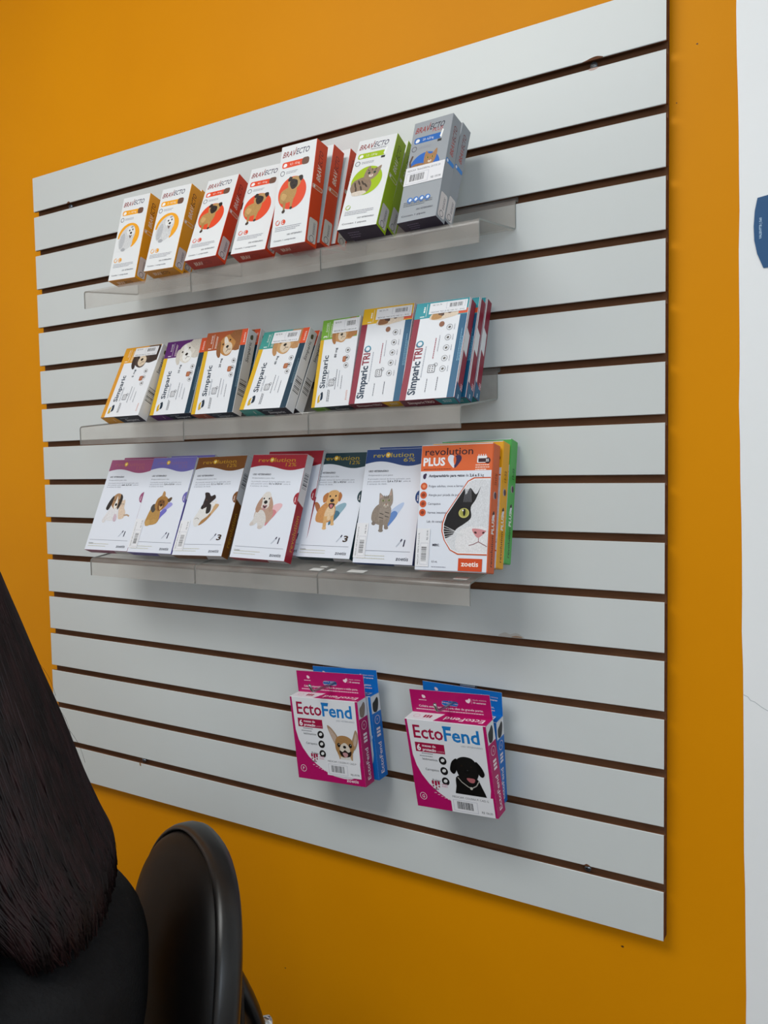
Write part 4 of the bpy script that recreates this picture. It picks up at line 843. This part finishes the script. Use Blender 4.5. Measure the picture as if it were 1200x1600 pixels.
    for hx, hz in hole:
        dx, dz = hx - sx, hz - sz; kx = (w / 2 - .3) / abs(dx) if abs(dx) > 1e-6 else 1e9; kz = ((H - sz) if dz > 0 else sz) / abs(dz) if abs(dz) > 1e-6 else 1e9; k_ = min(kx, kz); outer.append((sx + dx * k_, sz + dz * k_))
    ins = []                                # put the four corners in
    def ringmesh(y, flip):
        vs = [(x * .001, y * .001, (h + z) * .001) for x, z in hole + outer]; m_ = len(hole); fs = []
        for i in range(m_):
            j = (i + 1) % m_; q = [i, m_ + i, m_ + j, j]; fs.append(q if not flip else q[::-1])
        corners = [(w - .3, 0), (w - .3, H), (.3, H), (.3, 0)]
        for cx, cz in corners:
            for i in range(m_):
                j = (i + 1) % m_; a, b = outer[i], outer[j]
                ona = lambda p, X: abs(p[0] - X) < 1e-4; onz = lambda p, Z: abs(p[1] - Z) < 1e-4
                if (ona(a, cx) and onz(b, cz) and not onz(a, cz)) or (onz(a, cz) and ona(b, cx) and not ona(a, cx)):
                    vs.append((cx * .001, y * .001, (h + cz) * .001)); q = [m_ + i, len(vs) - 1, m_ + j]; fs.append(q if not flip else q[::-1])
        mb.add(vs, fs, col)
    ringmesh(-th, False); ringmesh(-.05, True)
    for pl in (hole,):
        m_ = len(pl); vs = [(x * .001, y * .001, (h + z) * .001) for y in (-th, -.05) for x, z in pl]
        mb.add(vs, [[i, (i + 1) % m_, m_ + (i + 1) % m_, m_ + i] for i in range(m_)], '#e3e4e8')
    q = [(.3, 0), (w - .3, 0), (w - .3, H), (.3, H)]; vs = [(x * .001, y * .001, (h + z) * .001) for y in (-th, -.05) for x, z in q]
    mb.add(vs, [[i, 4 + i, 4 + (i + 1) % 4, (i + 1) % 4] for i in range(4)], '#e3e4e8')
    tf = Face(mb, (0, -th, h), (1, 0, 0), (0, 0, 1))
    tf.blob([(w * .16, 27), (w * .19, 26), (w * .2, 23), (w * .17, 22), (w * .155, 24.5)], '#eed0da'); tf.bars(w * .11, 18.5, w * .14, '#e6bccb', 1, 1.2)
    tf.blob([(w * .71, 21), (w * .74, 20), (w * .76, 24), (w * .75, 27), (w * .73, 25), (w * .7, 24)], '#f2dde5'); tf.line([(w * .77, 19), (w * .77, 27)], .4, '#e6bccb'); tf.text('Idade mínima', w * .79, 24.2, 2.2, '#e6bccb', w=w * .16); tf.text('10 semanas', w * .79, 20, 2.4, '#f2dde5', w=w * .15, bold=.02)
    tf.text('Coleira antiparasitária para cães de ' + who, w * .1, 8.6, 3, '#f2dde5', w=w * .8, bold=.012); tf.bars(w * .06, 4.4, w * .88, '#e6bccb', 1, 1.5, ragged=.05)
    return c
GD = 'collar cartons hanging on wire hooks'
MG, MD, BL_ = '#b30d62', '#8a0f4e', '#0f6fc4'
place(collar_carton('D1', MG, '#a01040', pic_chihuahua, 'P', 'pequeno e médio porte.', seed=41), 'D1', 'collar_carton', 'magenta hanging carton with chihuahua, front of the left hook', GD)
place(collar_carton('D2', BL_, '#0c4c8c', pic_tabby, 'P', 'gatos.'), 'D2', 'collar_carton', 'blue hanging carton behind the chihuahua carton', GD)
place(collar_carton('D3', MG, '#a01040', pic_labrador, 'G', 'grande porte.', seed=42, price='R$ 106,00', picsub=(.685, .42, 1.0)), 'D3', 'collar_carton', 'magenta hanging carton with black labrador, front of the right hook', GD)
place(collar_carton('D4', BL_, '#0c4c8c', pic_tabby, 'G', 'gatos.'), 'D4', 'collar_carton', 'blue hanging carton behind the black labrador carton', GD)
def hook(x, label, L=.104, bent=0.0):
    z = -12 * PP
    root = empty('display_hook', (x, 0, z + ZO), label=label, category='hook', group='wire hooks on the panel')
    mb = MB(); mb.box((-.012, -.0018, -.0050), (.012, -.0004, .0050), M_STEELP, .0004); mb.box((-.012, -.0004, .0015), (.012, .0072, .0028), M_STEELP); mb.box((-.012, .0060, .0026), (.012, .0072, .0075), M_STEELP)
    mb.box((-.012, -.0018, -.018), (.012, -.0004, -.005), M_STEELP, .0003)
    mb.build('back_plate', root)
    w = MB(); pts = [(0, -.001, -.0075), (0, -.03, -.0085), (bent * .5, -L * .6, -.0085), (bent, -L * .88, -.0078)]
    for i in range(1, 6):
        t = i / 5; pts.append((bent, -L * (.88 + .09 * math.sin(t * 1.25)), -.0078 + .0075 * (1 - math.cos(t * 1.35))))
    pts.append((bent, -L * 1.01, .0045)); w.tube(pts, .0021, M_STEEL, 12); w.build('wire', root)
hook(.7342, 'wire hook holding the chihuahua collar carton'); hook(.9435, 'wire hook holding the labrador collar carton')

# ---------------------------------------------------------------- blue sign on the white wall
def blue_sign():
    x0, y0 = 1.3199, WY - .0012
    L = [(1.3238, -.2753), (1.3210, -.290), (1.3199, -.3085), (1.3207, -.325), (1.3240, -.341), (1.3309, -.3585)]
    cx = 1.372; R_ = [(2 * cx - x, z) for x, z in L]
    top = [(cx, -.2690)]
    out = L + R_[::-1] + top; n = len(out); mb = MB()
    vs = [(x, y0 - .0014, z) for x, z in out] + [(x, y0, z) for x, z in out]
    mb.add(vs, [list(range(n)), list(range(2 * n - 1, n - 1, -1))] + [[i, n + i, n + (i + 1) % n, (i + 1) % n] for i in range(n)], '#2a5886')
    o = mb.build('wall_sign', None, Matrix.Translation((0, 0, ZO)), label='blue round-sided sign with tiny white lettering on the white wall', category='sign')
    t = MB(); f = Face(t, (0, (y0 - .0014) * 1000, 0), (1, 0, 0), (0, 0, 1)); f.text('VALBIVFTB | 560', 1328.6, -324, 2.6, '#b9d4ea', w=25, rot=90, bold=.02); t.build('lettering', o)
blue_sign()
# small specks and a hairline crack on the walls
c = MB(); f = Face(c, (0, (WY - .0012) * 1000, ZO * 1000), (1, 0, 0), (0, 0, 1), step=.05)
f.line([(1313, -879), (1318, -881), (1321, -885), (1326, -886.5), (1334, -892), (1342, -896)], .7, '#b3b9bd'); o = c.build('trim_1'); o['kind'] = 'structure'
c = MB(); f = Face(c, (0, WY * 1000, ZO * 1000), (1, 0, 0), (0, 0, 1), step=.05)
for x, z, q in ((577, -1462, 1.6), (1163, -1248, 2.2), (1254, -77, 1.4), (1230, -142, 1.0)): f.blob([(x - q, z), (x, z + q * .6), (x + q, z + q * .2), (x + q * .3, z - q * .7)], '#4a2c12')
o = c.build('trim_2'); o['kind'] = 'structure'

# ---------------------------------------------------------------- office chair
def frame(origin, fx, fy):
    """local x = right of someone facing f, local y = f"""
    l = math.hypot(fx, fy); fx, fy = fx / l, fy / l
    return Matrix(((fy, fx, 0, origin[0]), (-fx, fy, 0, origin[1]), (0, 0, 1, origin[2]), (0, 0, 0, 1)))
def chair():
    root = empty('office_chair', matrix=frame((.722, -.352, 0), -.50, -.866), label='black padded office chair with rounded tall backrest below the display panel', category='chair')
    HT, HB, HWI = .917, .45, .182; zc = .715
    def out(t, s):
        a = math.cos(t); b = math.sin(t); n = 2.5 if b > 0 else 3.2
        x = math.copysign(abs(a) ** (2 / n), a) * HWI; z = math.copysign(abs(b) ** (2 / n), b) * ((HT - zc) if b > 0 else (zc - HB))
        x *= 1 - .16 * max(0, -z) / (zc - HB)
        return x * s, z * s
    def rings(prof, n=72):
        R = []
        for s, y in prof:
            q = []
            for i in range(n):
                x, z = out(2 * math.pi * i / n, s); q.append(Vector((x, y + .55 * x * x - .10 * (z + .02) - .25 * z * z * (z > 0), zc + z)))
            R.append(q)
        return R
    mb = MB(); mb.loft(rings([(.05, -.016), (.6, -.016), (.94, -.015), (.985, -.011), (1.0, -.003), (1.0, .010), (.99, .016), (.972, .018), (.962, .014), (.958, .008)])[::-1], M_RIM); b = mb.build('backrest', root)
    mb = MB(); mb.loft(rings([(.958, .006), (.957, .015), (.945, .022), (.90, .030), (.8, .038), (.6, .046), (.3, .051), (.04, .052)])[::-1], M_LEATHER); mb.build('back_cushion', root)
    # seat
    def sr(prof, n=64):
        R = []
        for s, z in prof:
            R.append([Vector((math.copysign(abs(math.cos(t)) ** .6, math.cos(t)) * .235 * s, .27 + math.copysign(abs(math.sin(t)) ** .6, math.sin(t)) * .235 * s, z)) for t in [2 * math.pi * i / n for i in range(n)]])
        return R
    mb = MB(); mb.loft(sr([(.3, .385), (.9, .385), (.97, .395), (1, .415), (.99, .44), (.95, .456), (.85, .464), (.4, .467), (.05, .467)]), M_LEATHER); mb.build('seat', root)
    mb = MB()
    pts = [(0, .2, .372), (0, .06, .372), (0, -.05, .39), (0, -.085, .46), (0, -.09, .56), (0, -.082, .66), (0, -.052, .74)]
    q = []
    for p in smooth_path(pts, 5): q.append(p)
    R = []
    for i, p in enumerate(q):
        t = (q[min(i + 1, len(q) - 1)] - q[max(i - 1, 0)]).normalized(); nn = Vector((0, -t.z, t.y)); w_ = .034 if i < len(q) - 3 else .034 - .006 * (i - len(q) + 4)
        R.append([p + Vector((w_ * math.cos(a), 0, 0)) + nn * .011 * math.sin(a) for a in [2 * math.pi * k / 14 for k in range(14)]])
    mb.loft(R, M_PLASTIC); mb.box((-.03, -.062, .66), (.03, -.012, .73), M_PLASTIC, .006); mb.build('back_support', root)
    mb = MB(); mb.tube([(0, -.088, .645), (0, -.103, .645), (0, -.108, .645)], .011, M_CHROME, 20, rfun=lambda t: .012 if t < .8 else .009); mb.build('tension_knob', root)
    mb = MB(); mb.box((-.09, .17, .345), (.09, .37, .386), M_PLASTIC, .01); mb.build('seat_plate', root)
    mb = MB(); mb.tube([(0, .27, .35), (0, .27, .2)], .025, M_CHROME, 20); mb.tube([(0, .27, .22), (0, .27, .075)], .035, M_PLASTIC, 20); mb.build('gas_column', root)
    for k in range(5):
        a = 2 * math.pi * k / 5 + .3; e = Vector((.29 * math.cos(a), .27 + .29 * math.sin(a), .082)); mb = MB()
        mb.tube([(0, .27, .10), (.12 * math.cos(a), .27 + .12 * math.sin(a), .105), e], .02, M_PLASTIC, 12, rfun=lambda t: .026 - .01 * t); lg = mb.build('base_arm', root)
        mb = MB(); px = Vector((-math.sin(a), math.cos(a), 0)) * .02
        for sg in (-1, 1): mb.tube([e + px * sg * .25 + Vector((0, 0, -.052)), e + px * sg + Vector((0, 0, -.052))], .03, M_PLASTIC, 20)
        mb.tube([e + Vector((0, 0, .005)), e + Vector((0, 0, -.045))], .008, M_CHROME, 10); mb.build('caster', lg)
def smooth_path(pts, n=5):
    P = [Vector(p) for p in pts]; out = []
    for i in range(len(P) - 1):
        p0, p1, p2, p3 = P[max(i - 1, 0)], P[i], P[i + 1], P[min(i + 2, len(P) - 1)]
        for j in range(n):
            t = j / n; out.append(.5 * (2 * p1 + (p2 - p0) * t + (2 * p0 - 5 * p1 + 4 * p2 - p3) * t * t + (3 * p1 - p0 - 3 * p2 + p3) * t ** 3))
    out.append(P[-1]); return out
chair()

# ---------------------------------------------------------------- seated person
def limb(mb, pts, rad, k, n=16, sub=4, flat=(1, 1)):
    P = smooth_path(pts, sub); R = smooth_path([(a, 0, 0) for a in rad], sub); rings = []; up = None
    for i, p in enumerate(P):
        t = (P[min(i + 1, len(P) - 1)] - P[max(i - 1, 0)]).normalized()
        if up is None: up = Vector((0, 1, 0)) if abs(t.y) < .9 else Vector((0, 0, 1))
        x = (up - t * up.dot(t)).normalized(); y = t.cross(x); up = x
        rings.append([p + (x * math.cos(a) * flat[0] + y * math.sin(a) * flat[1]) * R[i].x for a in [2 * math.pi * j / n for j in range(n)]])
    c0 = [P[0] + (v - P[0]) * .45 - (P[1] - P[0]).normalized() * R[0].x * .55 for v in rings[0]]; c1 = [P[-1] + (v - P[-1]) * .45 + (P[-1] - P[-2]).normalized() * R[-1].x * .55 for v in rings[-1]]
    mb.loft([c0] + rings + [c1], k)
def stack(mb, secs, k, n=28):
    """horizontal elliptic sections (x, y, z, rx, ry)"""
    P = smooth_path([s[:3] for s in secs], 4); Q = smooth_path([(s[3], s[4], 0) for s in secs], 4)
    mb.loft([[Vector((p.x + q.x * math.copysign(abs(math.cos(a)) ** .85, math.cos(a)), p.y + q.y * math.sin(a), p.z)) for a in [2 * math.pi * j / n for j in range(n)]] for p, q in zip(P, Q)], k)
def remesh(o, vox, it=6):
    md = o.modifiers.new('one_surface', 'REMESH'); md.mode = 'VOXEL'; md.voxel_size = vox; md.use_smooth_shade = True
    sm = o.modifiers.new('soft', 'SMOOTH'); sm.factor = .5; sm.iterations = it
def person():
    root_m = frame((.610, -.594, 0), -.728, -.672)
    A = {s: dict(sh=(s * .165, -.01, .925), el=(s * .215, .07, .69), wr=(s * .12, .275, .635), ha=(s * .085, .35, .618)) for s in (-1, 1)}
    mb = MB()
    stack(mb, [(0, -.02, .475, .12, .10), (0, -.02, .54, .165, .12), (0, -.045, .66, .135, .10), (0, -.055, .80, .145, .085), (0, -.04, .89, .155, .078), (0, -.01, .95, .12, .06), (0, .025, 1.0, .06, .06)], M_SKIN)
    limb(mb, [(0, .02, .98), (0, .045, 1.06), (0, .065, 1.14)], [.058, .052, .056], M_SKIN)
    stack(mb, [(0, .13, 1.115, .028, .03), (0, .12, 1.135, .05, .06), (0, .105, 1.175, .066, .088), (0, .098, 1.225, .074, .098), (0, .092, 1.275, .074, .098), (0, .088, 1.31, .058, .078), (0, .085, 1.335, .02, .03)], M_SKIN)
    limb(mb, [(0, .185, 1.245), (0, .203, 1.222), (0, .212, 1.205), (0, .198, 1.198)], [.010, .012, .016, .012], M_SKIN, 12)      # nose
    for s in (-1, 1):
        limb(mb, [(s * .072, .085, 1.245), (s * .083, .078, 1.225), (s * .078, .085, 1.195)], [.012, .015, .010], M_SKIN, 10, flat=(1, .5))   # ears
        a = A[s]
        limb(mb, [a['sh'], a['el'], a['wr']], [.055, .042, .028], M_SKIN)
        limb(mb, [a['wr'], (s * .105, .31, .632), a['ha']], [.026, .036, .034], M_SKIN, flat=(.5, 1.15))
        hx, hy, hz = a['ha']
        for i, (dx, L) in enumerate(((-.030, .066), (-.010, .076), (.010, .072), (.029, .056))):
            bx = hx - s * dx * .9; d = Vector((-s * .25 - s * dx * 2, 1, -.05)).normalized(); p = Vector((bx, hy + .012, hz + .004))
            limb(mb, [p - d * .03, p + d * L * .35 + Vector((0, 0, .006)), p + d * L * .7 + Vector((0, 0, -.004)), p + d * L + Vector((0, 0, -.022))], [.010, .0092, .0085, .0072], M_SKIN, 8, 3)
        tb = Vector((hx - s * .030, hy - .03, hz)); limb(mb, [tb, tb + Vector((-s * .022, .026, .004)), tb + Vector((-s * .03, .055, -.004))], [.013, .0105, .0085], M_SKIN, 8, 3)
        limb(mb, [(s * .09, .0, .535), (s * .11, .22, .545), (s * .115, .42, .505)], [.085, .075, .055], M_SKIN)
        limb(mb, [(s * .115, .42, .50), (s * .115, .41, .33), (s * .115, .38, .09)], [.052, .055, .034], M_SKIN)
        limb(mb, [(s * .115, .37, .05), (s * .118, .44, .04), (s * .122, .52, .028)], [.035, .033, .022], M_SKIN)
    body = mb.build('person', None, root_m, label='person with long dark hair and black jacket seated on the black chair', category='person'); remesh(body, .0045, 4)
    for s in (-1, 1):
        mb = MB(); b = bmesh.new(); bmesh.ops.create_uvsphere(b, u_segments=20, v_segments=12, radius=.0115); mb.bm(b, M_EYE, Matrix.Translation((s * .030, .1795, 1.236)), True)
        b = bmesh.new(); bmesh.ops.create_uvsphere(b, u_segments=16, v_segments=10, radius=.0058); mb.bm(b, M_IRIS, Matrix.Translation((s * .030, .1868, 1.236)), True); mb.build('eye', body)
        mb = MB(); limb(mb, [(s * .014, .1955, 1.252), (s * .030, .192, 1.257), (s * .046, .180, 1.252)], [.0022, .003, .002], M_HAIR, 8); mb.build('eyebrow', body)
        mb = MB(); limb(mb, [(s * .016, .1885, 1.241), (s * .030, .1905, 1.2445), (s * .044, .182, 1.240)], [.002, .003, .002], M_SKIN, 8); mb.build('eyelid', body)
    mb = MB(); limb(mb, [(-.024, .186, 1.163), (0, .197, 1.166), (.024, .186, 1.163)], [.003, .006, .003], M_LIP, 10); limb(mb, [(-.02, .185, 1.157), (0, .195, 1.154), (.02, .185, 1.157)], [.003, .0065, .003], M_LIP, 10); mb.build('lips', body)
    # jacket with collar roll and sleeves
    mb = MB()
    stack(mb, [(0, -.02, .50, .185, .145), (0, -.025, .56, .19, .15), (0, -.055, .68, .17, .125), (0, -.065, .79, .185, .14), (0, -.055, .882, .188, .136), (0, -.005, .945, .145, .070), (0, .015, .985, .08, .075)], M_JACKET)
    limb(mb, [(-.085, .06, 1.0), (-.10, .0, .995), (-.06, -.085, .975), (0, -.105, .968), (.06, -.085, .975), (.10, .0, .995), (.085, .06, 1.0)], [.022, .026, .030, .032, .030, .026, .022], M_JACKET, 12)
    limb(mb, [(-.15, -.10, .865), (-.04, -.15, .83), (.06, -.155, .83), (.16, -.11, .86)], [.028, .032, .032, .028], M_JACKET, 12)
    for s in (-1, 1):
        a = A[s]; limb(mb, [(s * .13, -.02, .935), a['sh'], (s * .21, .02, .80), a['el'], (s * .175, .17, .655), a['wr']], [.07, .078, .068, .062, .052, .044], M_JACKET)
        for z, e in ((.80, .072), (.75, .070), (.71, .068)): limb(mb, [(s * (.21 - .06), .03 + (.8 - z) * .4, z + .01), (s * .262, .03 + (.8 - z) * .5, z - .008), (s * .235, .09, z)], [.016, .018, .014], M_JACKET, 10)
    j = mb.build('jacket', body); remesh(j, .007, 5)
    mb = MB()
    stack(mb, [(0, -.02, .465, .13, .11), (0, -.02, .54, .178, .135), (0, -.03, .62, .16, .125)], M_TROUSER)
    for s in (-1, 1):
        limb(mb, [(s * .09, .0, .54), (s * .11, .22, .548), (s * .115, .42, .505)], [.096, .086, .068], M_TROUSER); limb(mb, [(s * .115, .425, .50), (s * .115, .41, .33), (s * .115, .385, .10)], [.066, .066, .055], M_TROUSER)
    t = mb.build('trousers', body); remesh(t, .007, 5)
    for s in (-1, 1):
        mb = MB(); limb(mb, [(s * .115, .36, .052), (s * .118, .44, .048), (s * .122, .545, .036)], [.046, .044, .032], M_SHOE, 16, flat=(1, 1)); mb.box((s * .118 - .042, .325, .0), (s * .118 + .042, .575, .022), M_SHOE, .012); q = mb.build('shoe', body); remesh(q, .005, 3)
    # hair: one falling mass with strands over it
    mb = MB(); rr = random.Random(8)
    secs = [(0, .075, 1.354, .02, .025), (0, .078, 1.335, .066, .088), (0, .060, 1.295, .089, .112), (0, .032, 1.24, .096, .106), (0, .008, 1.17, .104, .106), (0, -.022, 1.10, .118, .100), (0, -.055, 1.035, .132, .086), (0, -.083, .985, .14, .075), (0, -.105, .955, .142, .064), (0, -.116, .932, .139, .055)]
    stack(mb, secs, M_HAIR, 40)
    P = smooth_path([s[:3] for s in secs], 4); Q = smooth_path([(s[3], s[4], 0) for s in secs], 4)
    for i in range(900):
        a = rr.uniform(math.pi * .92, math.pi * 2.08) if i % 5 else rr.uniform(0, 2 * math.pi)
        st = rr.randint(0, 6); en = len(P) - 1 - (rr.randint(0, 2)); wob = rr.uniform(0, 6.28); off = rr.uniform(.992, 1.015); pts = []
        for k in range(st, en + 1):
            p, q = P[k], Q[k]; aa = a + .05 * math.sin(k * .35 + wob)
            pts.append(Vector((p.x + q.x * off * math.copysign(abs(math.cos(aa)) ** .85, math.cos(aa)), p.y + q.y * off * math.sin(aa), p.z)))
        l = pts[-1]; pts.append(l + (l - pts[-2]).normalized() * rr.uniform(.004, .022))
        mb.tube(pts, .001, M_HAIR, 4, rfun=lambda t: .0019 * (1 - .55 * t) + .0003)
    for i in range(24):                       # flyaway hairs
        a = rr.uniform(math.pi * 1.1, math.pi * 1.9); k = rr.randint(12, len(P) - 6); p, q = P[k], Q[k]
        b0 = Vector((p.x + q.x * math.cos(a), p.y + q.y * math.sin(a), p.z)); o_ = Vector((math.cos(a) * .5, -1, -.9 + rr.uniform(-.4, .7))).normalized(); L = rr.uniform(.015, .045)
        mb.tube(smooth_path([b0, b0 + o_ * L * .35 + Vector((0, 0, -.004)), b0 + o_ * L * .7 + Vector((0, 0, -.014)), b0 + o_ * L * .9 + Vector((0, 0, -.03))], 5), .0002, M_HAIR, 3, rfun=lambda t: .00016)
    mb.build('hair', body)
person()
